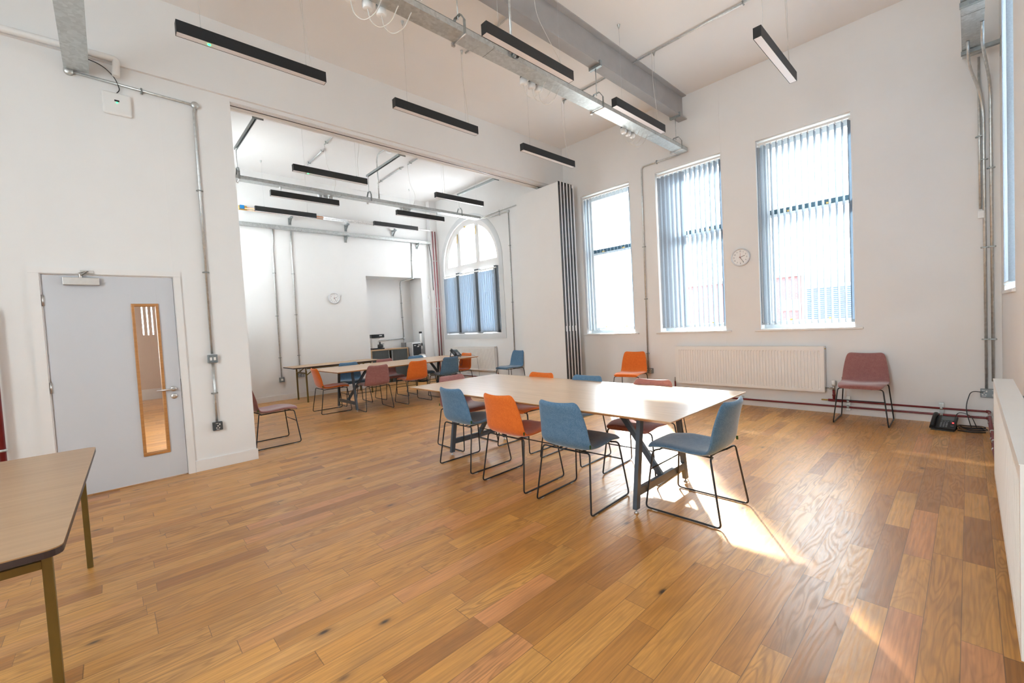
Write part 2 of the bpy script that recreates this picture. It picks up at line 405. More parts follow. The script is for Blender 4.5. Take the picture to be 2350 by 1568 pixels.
# ------------------------------------------------------------------ the room shell
TW = 0.32   # outer wall thickness
XT0 = -0.216; XT = -0.215
struct(MB().box(-8.6, W+0.3, -3.4, D+0.02, -0.12, 0).build('floor', m_floor))
struct(MB().box(-0.001, W+0.3, -3.4, D+0.32, ZC, ZC+0.15).build('ceiling', m_ceil))
struct(MB().box(-6.0, XT0, 0.70, D+0.32, ZA, ZA+0.15).build('ceiling_far_room', m_ceil))
struct(MB().box(-8.55, -5.0, -2.1, 1.5, 2.95, 3.05).box(-5.0, -0.216, -2.1, 0.70, 2.95, 3.05).build('ceiling_corridor', m_ceil))

def wall_y(x0, x1, z0, z1, holes, y0, y1, m):
    """wall in an xz plane with rectangular holes (hx0,hx1,hz0,hz1) side by side"""
    b = MB(); holes = sorted(holes); cx = x0
    for h in holes:
        b.box(cx, h[0], y0, y1, z0, z1); b.box(h[0], h[1], y0, y1, z0, h[2]); b.box(h[0], h[1], y0, y1, h[3], z1); cx = h[1]
    b.box(cx, x1, y0, y1, z0, z1); return b
W1 = (0.447, 1.507, 1.12, 3.79); W2 = (2.0, 3.06, 1.12, 3.79); W3 = (3.54, 4.61, 1.12, 3.79)
AX, AR, AS, AB = -3.16, 1.145, 2.985, 1.19     # arched hole: centre, radius, springing, bottom
b = wall_y(0.0, W+TW, -0.1, ZC+0.1, [W1, W2, W3], D, D+TW, m_wall)
struct(b.build('wall_window_side', m_wall))
b = wall_y(-6.0, 0.0, -0.1, ZA+0.1, [(AX-AR, AX+AR, AB, AS+AR+0.02)], D, D+TW, m_wall)
N = 32
for i in range(N):
    a0, a1 = PI*i/N, PI*(i+1)/N
    xa, za, xb_, zb = AX+AR*math.cos(a0), AS+AR*math.sin(a0), AX+AR*math.cos(a1), AS+AR*math.sin(a1)
    b.prism([(xa, za), (xb_, zb), (xb_, AS+AR+0.03), (xa, AS+AR+0.03)], D, D+TW, 'y')
struct(b.build('wall_arched_window_side', m_wall))

# right wall, with windows to the sky
def wall_x(y0, y1, z0, z1, holes, x0, x1):
    b = MB(); cyy = y0
    for h in sorted(holes):
        b.box(x0, x1, cyy, h[0], z0, z1); b.box(x0, x1, h[0], h[1], z0, h[2]); b.box(x0, x1, h[0], h[1], h[3], z1); cyy = h[1]
    b.box(x0, x1, cyy, y1, z0, z1); return b
R1 = (4.72, 6.12, 1.45, 4.35)
struct(wall_x(-3.4, D, -0.1, ZC+0.1, [R1], W, W+TW).build('wall_right', m_wall))
B1 = (3.3, 5.0, 1.2, 4.2)  # added window hole, out of view, for frontal fill light
struct(wall_y(XT, W+TW, -0.1, ZC+0.1, [B1], -3.7, -3.4, m_wall).build('wall_behind_camera', m_wall))

# partition wall with door hole, wide opening and the end pier
DY0, DY1, DZ = -0.60, 0.352, 2.055
b = MB()
XT = -0.215
b.box(XT, 0, -3.4, DY0, 0, ZC); b.box(XT, 0, DY0, DY1, DZ, ZC); b.box(XT, 0, DY1, 0.97, 0, ZC+0.08)
b.box(XT, 0, 0.97, 6.45, ZO, ZC+0.08); b.box(XT, 0, 6.45, D, 0, ZC+0.08)
b.box(0, 0.035, -3.4, D, 4.06, ZC)
struct(b.build('wall_left', m_wall))
struct(MB().box(-0.82, XT, 6.45, D, 0, ZA).build('trim_1', m_wall))
struct(MB().box(-1.15, XT, 0.86, D, 4.47, ZA).build('trim_5', m_wall))
# sliding track in the soffit and metal jamb strip
b = MB().box(-0.105, -0.035, 0.98, 6.45, ZO-0.010, ZO).box(-0.030, -0.012, 0.98, 6.45, ZO-0.004, ZO).box(-0.20, -0.16, 0.98, 6.45, ZO-0.004, ZO)
tr = struct(b.build('trim_2', m_trim))
MB().box(-0.072, -0.062, 0.98, 6.2, ZO-0.014, ZO-0.004).build('track_slot', m_dark, tr)
jb = struct(MB().box(-0.12, -0.02, 0.962, 0.976, 0, ZO).build('trim_3', m_trim))
# walls of the far room
NY0, NY1, NZ, NX = 4.59, 6.17, 2.79, -5.30
b = MB()
b.box(XB-0.3, XB, 0.70, NY0, 0, ZA).box(XB-0.3, XB, NY1, D, 0, ZA).box(XB-0.3, XB, NY0, NY1, NZ, ZA)
b.box(NX-0.1, NX, NY0-0.2, NY1+0.2, 0, NZ+0.1).box(NX-0.05, XB-0.29, NY0-0.2, NY0, 0, NZ+0.1).box(NX-0.05, XB-0.29, NY1, NY1+0.2, 0, NZ+0.1).box(NX-0.05, XB-0.29, NY0-0.1, NY1+0.1, NZ, NZ+0.1)
struct(b.build('wall_rear', m_wall))
B3 = (-4.3, -2.7, 1.5, 4.3)  # added unseen window hole that lights the far room
struct(wall_y(XB-0.3, XT, 0, ZA, [B3], 0.70, 0.86, m_wall).build('wall_far_room_side', m_wall))
struct(MB().box(XB, XB+0.16, 6.46, D, 0, ZA-0.001).build('trim_4', m_wall))
# corridor behind the door
b = wall_x(-3.4, 1.5, 0, 3.0, [(0.45+k*0.092, 0.45+k*0.092+0.03, 1.61, 2.31) for k in range(4)], -8.55, -8.4)
struct(b.build('wall_corridor', m_corr)); 
struct(wall_y(-8.5, XT, 0, 2.95, [(-3.2, -1.2, 0.9, 2.3), (-7.0, -6.0, 0.9, 2.0)], -2.1, -2.0, m_corr).build('wall_corridor_end', m_corr))  # both openings are added out of view to light the corridor
struct(MB().box(-8.5, -5.0, 1.4, 1.5, 0, 2.95).build('wall_corridor_side', m_corr))
kp = MB().box(-8.4, -8.385, -1.9, 1.39, 0.0, 0.26).build('baseboard_corridor', m_chrome); struct(kp)

# skirting boards
def skirt(name, pts, h=0.115, t=0.016, side=1):
    b = MB(); b.box(*pts, 0, h); b.box(pts[0], pts[1], pts[2], pts[3], h, h+0.004)
    return struct(b.build(name, m_trim, bevel=0.003))
skirt('baseboard_left', (0, 0.016, 0.402, 0.985)); skirt('baseboard_left_door_side', (0, 0.016, -3.4, -0.655))
skirt('baseboard_window_side', (0.5, W, D-0.016, D)); skirt('baseboard_arched_window_side', (XB+0.16, -0.82, D-0.016, D))
skirt('baseboard_rear', (XB, XB+0.016, 0.86, NY0)); skirt('baseboard_right', (W-0.016, W, -3.4, D-0.016))
skirt('baseboard_rear_corner', (XB, XB+0.016, NY1, 6.46))

# ------------------------------------------------------------------ sash windows with frame, pane, sill
def sash_window(num, h, mid=2.79):
    x0, x1, z0, z1 = h
    e = thing('window_%d' % num, None, None, ((x0+x1)/2, D, z0)); struct(e)
    cx, yy = (x0+x1)/2, D
    def bb(b, a0, a1, y0, y1, c0, c1): return b.box(a0-cx, a1-cx, y0, y1, c0-z0, c1-z0)
    fr = MB(); fy0, fy1 = 0.19, 0.27; fw = 0.055
    bb(fr, x0, x0+fw+0.05, fy0, fy1, z0, z1); bb(fr, x1-fw, x1, fy0, fy1, z0, z1)
    bb(fr, x0, x1, fy0, fy1, z1-0.10, z1); bb(fr, x0, x1, fy0, fy1, z0, z0+0.11)
    bb(fr, x0+fw+0.05, x1-fw, fy0+0.01, fy1-0.01, mid-0.075, mid-0.035)
    fr.build('window_frame', m_teal, e, bevel=0.004)
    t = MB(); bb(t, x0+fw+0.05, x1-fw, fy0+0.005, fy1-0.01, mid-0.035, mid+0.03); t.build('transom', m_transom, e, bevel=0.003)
    for q in (0.3, 0.72):
        bb(MB(), x0+q*(x1-x0), x0+q*(x1-x0)+0.05, fy0-0.02, fy0, z0+0.11, z0+0.135).build('sash_catch', m_brass, e, bevel=0.003)
        bb(MB(), x0+q*(x1-x0), x0+q*(x1-x0)+0.05, fy0-0.02, fy0+0.01, mid-0.035, mid-0.015).build('sash_catch', m_brass, e, bevel=0.003)
    g = MB(); bb(g, x0+fw+0.03, x1-fw+0.02, 0.232, 0.238, z0+0.09, z1-0.08); g.build('pane', m_glass, e)
    s_ = MB(); bb(s_, x0-0.075, x1+0.085, -0.035, 0.0, z0-0.028, z0-0.002); bb(s_, x0+0.001, x1-0.001, 0, 0.19, z0-0.028, z0+0.004)
    s_.build('window_sill', m_trim, e, bevel=0.005)
    # thin painted edge bead round the recess
    eb = MB()
    bb(eb, x0-0.022, x0, -0.004, 0.0, z0, z1+0.022); bb(eb, x1, x1+0.012, -0.004, 0.0, z0, z1+0.012); bb(eb, x0, x1, -0.004, 0, z1, z1+0.022)
    eb.build('edge_bead', m_trim, e)
    return e
sash_window(1, W1, 2.72); sash_window(2, W2, 2.74); sash_window(3, W3, 2.79)

def blind(label, h, y, n, ang_fn, z_top_gap=0.03, first=0.05, last=0.05, gaps=None, drop=0.06, xs=None):
    x0, x1, z0, z1 = h; cx = (x0+x1)/2
    e = thing('vertical_blind', label, 'blind', (cx, y, z0), 0, 'vertical blinds on the window wall')
    MB().box(x0-cx+0.01, x1-cx-0.01, -0.02, 0.02, z1-z0-z_top_gap-0.03, z1-z0-z_top_gap+0.0).build('headrail', m_white, e, bevel=0.004)
    s_ = MB(); ch = (MB(), MB()); sw = 0.089
    zt, zb = z1-z0-z_top_gap-0.055, drop
    if xs is None: xs = [x0+first+(x1-x0-first-last)*i/(n-1) for i in range(n)]
    prev = None
    for i, xx in enumerate(xs):
        a = math.radians(ang_fn(i)) ; dx, dy = math.cos(a)*sw/2, math.sin(a)*sw/2; nx, ny = -math.sin(a), math.cos(a)
        xx -= cx
        def pl(zz0, zz1, th=0.0007, bow=0.004):
            v = []
            for t in (-1, 0, 1):
                for sg in (-1, 1):
                    k = bow*(1-t*t)
                    for zz in (zz0, zz1): v.append((xx+dx*t+nx*(k+sg*th), dy*t+ny*(k+sg*th), zz))
            f_ = []
            for j in (0, 1):
                a_, c_ = j*4, (j+1)*4
                f_ += [(a_, c_, c_+1, a_+1), (a_+2, a_+3, c_+3, c_+2), (a_, a_+2, c_+2, c_), (a_+1, c_+1, c_+3, a_+3)]
            f_ += [(0, 1, 3, 2), (8, 10, 11, 9)]
            return v, f_
        v, f_ = pl(zb, zt); s_.add(v, f_, m_slat, False)
        v, f_ = pl(zb, zb+0.035, 0.0016); s_.add(v, f_, m_slat)
        s_.box(xx-0.008, xx+0.008, -0.006, 0.006, zt-0.005, zt+0.028, m_white)
        for sgn in (-1, 1):
            p = Vector((xx+dx*sgn, dy*sgn, zb+0.02))
            if prev and sgn in prev:
                q = prev[sgn]
                if True: ch[(sgn+1)//2].tube([q, (q+p)/2-Vector((0, 0, 0.02)), p], 0.0016, None, 5, 0.03, 3)
        prev = {s2: Vector((xx+dx*s2, dy*s2, zb+0.02)) for s2 in (-1, 1)}
    s_.build('slats', m_slat, e); [c_.build('bottom_chain', m_white, e) for c_ in ch]
    cc = MB().tube([(x0-cx+0.02, -0.03, zt), (x0-cx+0.02, -0.035, 0.12), (x0-cx+0.03, -0.035, 0.08), (x0-cx+0.035, -0.03, zt)], 0.002, None, 5, 0.02)
    cc.build('pull_cord', m_white, e)
    return e
VD = -56
blind('open vertical blind in the narrow sash window beside the folding partition', W1, D+0.06, 14, lambda i: (VD if i > 1 else VD-25) if i < 13 else -100, last=0.02)
blind('mostly closed vertical blind in the middle one of three sash windows', W2, D+0.06, 14, lambda i: -128 if i < 6 else (-85 if i == 6 else -104), last=0.025)
blind('open vertical blind in the sash window that shows the brick building outside', W3, D+0.06, 15, lambda i: (-97 if i else -125) if i < 14 else -112, first=0.03, last=0.02)

# ------------------------------------------------------------------ arched window in the far room
def arch_window():
    e = struct(thing('window_4', None, None, (AX, D, AB)))
    z = lambda v: v-AB
    def ring(b, r0, r1, y0, y1, zs=AS, a_from=0.0, a_to=PI, n=36):
        for i in range(n):
            a0, a1 = a_from+(a_to-a_from)*i/n, a_from+(a_to-a_from)*(i+1)/n
            b.prism([(r0*math.cos(a0), z(zs)+r0*math.sin(a0)), (r1*math.cos(a0), z(zs)+r1*math.sin(a0)), (r1*math.cos(a1), z(zs)+r1*math.sin(a1)), (r0*math.cos(a1), z(zs)+r0*math.sin(a1))], y0, y1, 'y')
    s_ = MB(); ring(s_, 1.14, 1.27, -0.012, 0.0)
    for sg in (-1, 1): s_.box(sg*1.14, sg*1.27, -0.012, 0, z(1.07), z(AS))
    s_.box(-1.27, 1.27, -0.012, 0, z(1.07), z(AB)); s_.build('arch_surround', m_grey_trim, e)
    fr = MB(); ring(fr, 1.01, 1.146, 0.05, 0.13)
    for sg in (-1, 1): fr.box(sg*1.05, sg*1.145, 0.05, 0.13, 0, z(AS))
    fr.box(-1.145, 1.145, 0.04, 0.14, z(AS)-0.16, z(AS)+0.03); fr.box(-1.145, 1.145, 0.05, 0.13, 0, 0.09)
    for mx in (-0.49, 0.30): fr.box(mx-0.075, mx+0.075, 0.045, 0.135, z(AS)+0.03, z(AS)+math.sqrt(1.03**2-mx*mx))
    fr.build('window_frame', m_trim, e)
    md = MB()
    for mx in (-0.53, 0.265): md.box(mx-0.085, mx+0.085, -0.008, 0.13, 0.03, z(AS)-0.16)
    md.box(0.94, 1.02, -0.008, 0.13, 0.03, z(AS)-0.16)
    md.build('mullion', m_mull, e)  # bars look shaded through their dark colour
    g = MB(); n = 36
    poly = [(1.05, 0.05), (1.05, z(AS))] + [(1.04*math.cos(PI*i/n), z(AS)+1.04*math.sin(PI*i/n)) for i in range(1, n)] + [(-1.05, z(AS)), (-1.05, 0.05)]
    g.add([(a_, 0.09, b_) for a_, b_ in poly], [tuple(range(len(poly)))]); g.build('pane', m_frost, e)
    MB().tube([(-0.50, 0.04, z(AS)+0.86), (-0.50, 0.02, z(AS)+0.62)], 0.010).build('sash_stay', m_brass, e)
    MB().tube([(0.29, 0.04, z(AS)+0.93), (0.29, 0.02, z(AS)+0.72)], 0.008).build('sash_stay', m_brass, e)
    MB().box(-0.18, -0.12, 0.02, 0.05, z(AS)+0.965, z(AS)+1.0).build('sash_catch', m_brass, e)
    s_ = MB().box(-1.144, 1.144, 0.0, 0.05, -0.01, 0.02); s_.build('window_sill', m_trim, e)
arch_window()
h = (AX-1.13, AX+1.06, AB+0.03, AS-0.17)
xs = []
for lo, hi, k in ((-1.09, -0.60, 8), (-0.39, 0.20, 9), (0.41, 0.96, 8)):
    xs += [AX+lo+(hi-lo)*i/(k-1) for i in range(k)]
blind('closed vertical blind across the lower half of the arched window', h, D-0.036, 25, lambda i: 12, xs=xs, drop=0.01)

# window on the right wall, and added unseen windows that brighten the rooms
def right_window(num, h):
    y0, y1, z0, z1 = h
    e = struct(thing('window_%d' % num, None, None, (W, (y0+y1)/2, z0))); cyy = (y0+y1)/2
    b = MB()
    b.box(0.19, 0.27, y0-cyy, y0-cyy+0.06, 0, z1-z0).box(0.19, 0.27, y1-cyy-0.06, y1-cyy, 0, z1-z0).box(0.19, 0.27, y0-cyy, y1-cyy, 0, 0.08).box(0.19, 0.27, y0-cyy, y1-cyy, z1-z0-0.08, z1-z0).box(0.2, 0.26, y0-cyy, y1-cyy, 1.45, 1.51)
    b.build('window_frame', m_teal, e)
    MB().box(0.232, 0.238, y0-cyy+0.04, y1-cyy-0.04, 0.05, z1-z0-0.05).build('pane', m_glass, e)
    MB().box(-0.02, 0.0, y0-cyy-0.05, y1-cyy+0.05, -0.028, -0.003).box(0, 0.19, y0-cyy, y1-cyy, -0.028, 0.004).build('window_sill', m_trim, e)
def fill_window(num, h, y, out_):
    x0, x1, z0, z1 = h; cx = (x0+x1)/2
    e = struct(thing('window_%d' % num, None, None, (cx, y, z0))); hw = (x1-x0)/2; o_ = sorted((out_*0.10, out_*0.16))
    MB().box(-hw, -hw+0.06, *o_, 0, z1-z0).box(hw-0.06, hw, *o_, 0, z1-z0).box(-hw, hw, *o_, 0, 0.08).box(-hw, hw, *o_, z1-z0-0.08, z1-z0).box(-0.03, 0.03, *o_, 0, z1-z0).build('window_frame', m_teal, e)
    o_ = sorted((out_*0.127, out_*0.132)); MB().box(-hw+0.04, hw-0.04, *o_, 0.05, z1-z0-0.05).build('pane', m_glass, e)
fill_window(6, B1, -3.4, -1); fill_window(7, B3, 0.86, -1)  # neither is in view, both added to let in fill light
right_window(5, R1)
def right_blind(label, h, n, ang, group, x=W+0.03):
    y0, y1, z0, z1 = h; cyy = (y0+y1)/2
    e = thing('vertical_blind', label, 'blind', (x, cyy, z0), 0, group)
    MB().box(-0.02, 0.02, y0-cyy+0.01, y1-cyy-0.01, z1-z0-0.06, z1-z0-0.03).build('headrail', m_white, e)
    s_ = MB(); ch = MB(); zt = z1-z0-0.085; prev = None
    for i in range(n):
        yy = y0-cyy+0.04+(y1-y0-0.08)*i/(n-1); a = math.radians(ang(i)); dy, dx = math.cos(a)*0.0445, math.sin(a)*0.0445
        nx, ny = math.cos(a)*0.0007, -math.sin(a)*0.0007
        v = [(s1*dx+s2*nx, yy+s1*dy+s2*ny, zz) for s1 in (-1, 1) for s2 in (-1, 1) for zz in (0.05, zt)]
        s_.add(v, [(0,1,3,2),(4,6,7,5),(0,4,5,1),(2,3,7,6),(0,2,6,4),(1,5,7,3)])
        p = Vector((-abs(dx), yy, 0.075))
        if prev is not None: ch.tube([prev, (prev+p)/2-Vector((0, 0, 0.02)), p], 0.002, None, 5, 0.03, 3)
        prev = p
    s_.build('slats', m_slat, e); ch.build('bottom_chain', m_white, e)
right_blind('closed vertical blind seen almost edge-on beside the corner conduits', R1, 17, lambda i: 25 if i > 0 else 80, None, W+0.012)

# ------------------------------------------------------------------ door with architrave
def door():
    e = struct(thing('door_1', None, None, (0, -0.116, 0)))
    oy = 0.116
    fr = MB()
    fr.box(0, 0.018, -0.655+oy, -0.588+oy, 0, 2.0515).box(0, 0.018, 0.345+oy, 0.402+oy, 0, 2.0515).box(0, 0.018, -0.655+oy, 0.402+oy, 2.052, 2.105)
    fr.box(-0.12, 0.0, DY0+oy, DY0+0.02+oy, 0, DZ).box(-0.12, 0.0, DY1-0.012+oy, DY1+oy, 0, DZ).box(-0.12, 0, DY0+oy, DY1+oy, DZ-0.01, DZ)
    fr.box(-0.12, -0.06, DY0+oy, DY0+0.035+oy, 0, DZ).box(-0.12, -0.06, DY1-0.03+oy, DY1+oy, 0, DZ)
    fr.build('door_frame', m_trim, e)
    lf = MB(); g = (0.0, 0.21, 0.265, 1.778)
    y0, y1 = -0.572, 0.336; x0, x1 = -0.048, -0.004
    lf.box(x0, x1, y0+oy, g[0]+0.012+oy, 0.012, 2.038).box(x0, x1, g[1]-0.012+oy, y1+oy, 0.012, 2.038).box(x0, x1, g[0]+0.012+oy, g[1]-0.012+oy, 0.012, g[2]+0.012).box(x0, x1, g[0]+0.012+oy, g[1]-0.012+oy, g[3]-0.012, 2.038)
    lf = lf.build('door_leaf', m_door, e)
    v = MB(); t = 0.026
    for xx in ((-0.006, 0.008), (-0.060, -0.046)):
        v.box(*xx, g[0]+oy, g[0]+t+oy, g[2], g[3]).box(*xx, g[1]-t+oy, g[1]+oy, g[2], g[3]).box(*xx, g[0]+oy, g[1]+oy, g[2], g[2]+t).box(*xx, g[0]+oy, g[1]+oy, g[3]-t, g[3])
    v.build('glazing_bead', m_beech, lf, bevel=0.004)
    MB().box(-0.029, -0.023, g[0]+0.01+oy, g[1]-0.01+oy, g[2]+0.01, g[3]-0.01).build('pane', m_glass, lf)
    MB().lathe([(0.026, -0.004), (0.026, 0.005), (0.024, 0.007)], (0, 0.275+oy, 0.905), 'x').tube([(0, 0.275+oy, 0.905), (0.052, 0.275+oy, 0.905), (0.052, 0.14+oy, 0.905)], 0.0095, None, 10, 0.02).tube([(0.052, 0.15+oy, 0.905), (0.040, 0.145+oy, 0.905)], 0.009).build('lever_handle', m_chrome, lf)
    MB().lathe([(0.026, -0.004), (0.026, 0.005), (0.024, 0.007)], (0, 0.275+oy, 0.83), 'x').box(0.007, 0.018, 0.271+oy, 0.279+oy, 0.817, 0.843).build('thumb_turn', m_chrome, lf)
    MB().box(-0.004, 0.0405, -0.445+oy, -0.205+oy, 1.95, 2.018).build('door_closer', m_chrome, lf, bevel=0.003)
    MB().obox((0.03, -0.33+oy, 2.03), (0.075, -0.275+oy, 2.075), 0.02, 0.006).obox((0.075, -0.275+oy, 2.075), (0.018, -0.335+oy, 2.06), 0.02, 0.006).lathe([(0.012, 2.015), (0.012, 2.05)], (0.03, -0.33+oy, 0), 'z').box(0.018, 0.03, -0.33+oy, -0.24+oy, 2.055, 2.085).build('closer_arm', m_chrome, lf, bevel=0.002)
    for zz in (1.81, 1.03, 0.25):
        MB().tube([(0.004, -0.579+oy, zz-0.05), (0.004, -0.579+oy, zz+0.05)], 0.008).box(-0.003, 0.001, -0.59+oy, -0.568+oy, zz-0.05, zz+0.05).build('hinge', m_chrome, e)
    MB().box(-0.03, -0.002, 0.337+oy, 0.3405+oy, 0.80, 1.0).build('strike_plate', m_dark, e)
door()

# ------------------------------------------------------------------ folded partition panels
for k in range(5):
    y0 = 6.0+k*0.091; y1 = y0+0.083
    e = thing('partition_panel', ['white folding partition panel with its broad face showing, frontmost of the stack',
        'white folding partition panel, second of the stack from the front', 'white folding partition panel, middle one of the stack of five',
        'white folding partition panel, fourth of the stack from the front', 'white folding partition panel, rearmost of the stack next to the wall'][k], 'partition panel', (-0.1, y0, 0.0), 0, 'folding partition panels stacked at the end of their track')
    MB().box(-0.56, 0.552, 0, 0.083, 0.02, 3.955).build('panel_board', m_wall, e, bevel=0.002)
    MB().box(0.552, 0.562, 0.002, 0.022, 0.02, 3.965).box(0.552, 0.562, 0.030, 0.046, 0.02, 3.965 if k < 4 else 3.9).build('edge_seal', m_dark, e)
    MB().box(0.552, 0.558, 0.022, 0.030, 0.02, 3.90).box(0.552, 0.556, 0.046, 0.083, 0.02, 3.96).build('edge_profile', m_trim, e)
    if k < 4: MB().box(0.560, 0.565, 0.030, 0.043, 1.20, 1.30).build('crank_cover', m_white, e)
    MB().box(-0.02, 0.02, 0.03, 0.05, 3.955, 4.0035).build('hanger_roller', m_galvd, e)

# ------------------------------------------------------------------ chairs
def shell_mesh():
    # seat/back profile in (y, z), facing +y
    P = [(0.255, 0.432), (0.262, 0.440), (0.250, 0.449), (0.20, 0.455), (0.12, 0.450), (0.03, 0.442), (-0.06, 0.437), (-0.13, 0.440), (-0.175, 0.456), (-0.205, 0.488),
         (-0.222, 0.53), (-0.236, 0.585), (-0.248, 0.64), (-0.262, 0.695), (-0.277, 0.745), (-0.290, 0.78), (-0.295, 0.795)]
    Wd = [0.36, 0.385, 0.405, 0.425, 0.44, 0.452, 0.460, 0.462, 0.460, 0.455, 0.447, 0.435, 0.420, 0.402, 0.382, 0.355, 0.300]
    V, F = [], []; nu = 13; th = 0.020
    n = len(P)
    for side in (1, -1):
        for i, ((y, z), wd) in enumerate(zip(P, Wd)):
            a = P[max(0, i-1)]; b_ = P[min(n-1, i+1)]; t = Vector((0, b_[0]-a[0], b_[1]-a[1])).normalized(); nn = Vector((0, t.z, -t.y))  # towards the sitter/up
            if nn.z < 0 and i < 8: nn = -nn
            if i >= 8 and nn.y < 0: nn = -nn
            if i < 2: nn = Vector((0, 0.3, 0.95)) if side > 0 else Vector((0, 0.2, 1))
            curve = 0.0
            if i >= 8: curve = 0.030*min(1, (i-7)/4)
            elif i >= 4: curve = 0.018
            else: curve = -0.004
            for j in range(nu):
                s_ = -1+2*j/(nu-1); x = s_*wd/2
                e_ = math.sqrt(max(0, 1-abs(s_)**6))
                endf = 1.0 if 0 < i < n-1 else 0.25
                off = nn*(curve*s_*s_) + nn*(side*th*(0.25+0.75*e_)*endf)
                V.append((x, y+off.y, z+off.z))
    def id_(sd_, i, j): return sd_*n*nu+i*nu+j
    for sd_ in (0, 1):
        for i in range(n-1):
            for j in range(nu-1):
                q = (id_(sd_, i, j), id_(sd_, i, j+1), id_(sd_, i+1, j+1), id_(sd_, i+1, j)); F.append(q if sd_ == 0 else q[::-1])
    for i in range(n-1):
        for j in (0, nu-1): F.append((id_(0, i, j), id_(0, i+1, j), id_(1, i+1, j), id_(1, i, j)))
    for j in range(nu-1):
        for i in (0, n-1): F.append((id_(0, i, j), id_(0, i, j+1), id_(1, i, j+1), id_(1, i, j)))
    return V, F
SV, SF = shell_mesh()
def make_chair(fab, label, stretch_mat=None):
    e = thing('upholstered_chair', label, 'chair')
    b = MB(); b.add(SV, SF, None, True); s_ = b.build('seat_shell', fab, e)
    m_ = s_.modifiers.new('sub', 'SUBSURF'); m_.levels = 1; m_.render_levels = 2
    R = 0.0066
    for sg in (-1, 1):
        q = MB().tube([(sg*0.15, 0.19, 0.419), (sg*0.205, 0.215, 0.419), (sg*0.25, 0.262, 0.0085), (sg*0.25, -0.262, 0.0085), (sg*0.215, -0.195, 0.432), (sg*0.12, -0.17, 0.418)], R, None, 8, 0.030, 5)
        leg = q.build('leg', m_black, e)
        for yy in (0.19, -0.2): MB().box(sg*0.25-0.007, sg*0.25+0.007, yy-0.02, yy+0.02, 0.0, 0.004).build('foot_glide', m_clear, leg)
    MB().tube([(-0.13, -0.172, 0.419), (-0.06, -0.13, 0.404), (0.06, -0.13, 0.404), (0.13, -0.172, 0.419)], R, None, 8, 0.05).tube([(-0.16, 0.19, 0.419), (0.16, 0.19, 0.419)], R).tube([(-0.1, 0.19, 0.416), (-0.1, -0.15, 0.409)], R).tube([(0.1, 0.19, 0.416), (0.1, -0.15, 0.409)], R).build('seat_rail', m_black, e)
    MB().tube([(-0.222, 0.231, 0.283), (0.222, 0.231, 0.283)], 0.0052).build('stretcher', stretch_mat or m_black, e)
    MB().box(0.2285, 0.231, -0.212, -0.198, 0.468, 0.495).build('fabric_tag', m_tag, e)
    return e
proto = {}
GF = 'chairs around the front meeting table'; GA = 'chairs around the far room table'; GW = 'chairs standing against the walls'
chairs = [
 ('blue', 2.16, 2.45, 0.5, 'blue-grey chair on the near side of the front table, beside its far leg', GF),
 ('orange', 2.87, 2.43, 2.0, 'orange chair between two blue chairs on the near side of the front table', GF),
 ('blue', 3.52, 2.44, 2.5, 'blue-grey chair seen from behind, largest on the near side of the front table', GF),
 ('blue', 4.245, 2.825, 90, 'blue-grey chair at the sunlit end of the front table, in side view', GF),
 ('pink', 1.52, 2.84, -90, 'pink chair at the shaded end of the front table, behind a blue chair', GF),
 ('orange', 2.17, 3.22, 181, 'orange chair across the front table, only its back top above the tabletop', GF),
 ('blue', 2.84, 3.21, 182, 'blue-grey chair across the front table, its back top before the partition seals', GF),
 ('pink', 3.595, 3.21, 183, 'pink chair across the front table, by the sunlit end, seat seen below it', GF),
 ('pink', 4.72, 6.32, 180.5, 'dark pink chair against the window wall beside the radiator valve', GW),
 ('orange', 1.67, 6.20, 193, 'orange chair against the window wall in front of a socket', GW),
 ('blue', -1.36, 6.24, 177, 'blue-grey chair standing apart beside the white partition panels', GW),
 ('pink', -0.62, 1.30, 0.8, 'pink chair just inside the opening, its back hidden by the wall edge', GW),
 ('orange', -2.26, 2.67, -2.5, 'orange chair in side view at the near end of the far room table', GA),
 ('pink', -1.76, 3.24, 86, 'pink chair seen from behind at the far room table', GA),
 ('orange', -1.78, 4.04, 90, 'orange chair seen from behind in the middle of the far room table', GA),
 ('blue', -1.83, 4.82, 90, 'blue-grey chair seen from behind at the far room table, near the phone', GA),
 ('orange', -2.18, 5.42, 180, 'orange chair facing the camera behind the desk phone in the far room', GA),
 ('blue', -2.68, 3.27, -93.5, 'blue-grey chair behind the far room table, before the folding table', GA),
 ('pink', -2.66, 4.05, -91, 'pink chair behind the far room table, before the grey cabinet', GA),
 ('blue', -2.67, 4.79, -95, 'pale blue chair behind the far room table, before the steel bin', GA)]
fabs = {'blue': m_blue, 'orange': m_orange, 'pink': m_pink}
for colr, x, y, a, lab, grp in chairs:
    if colr not in proto: o = make_chair(fabs[colr], lab); proto[colr] = o
    else: o = copy_tree(proto[colr])
    o.location = (x, y, 0); o.rotation_euler = (0, 0, math.radians(a)); tag(o, lab, 'chair', grp)

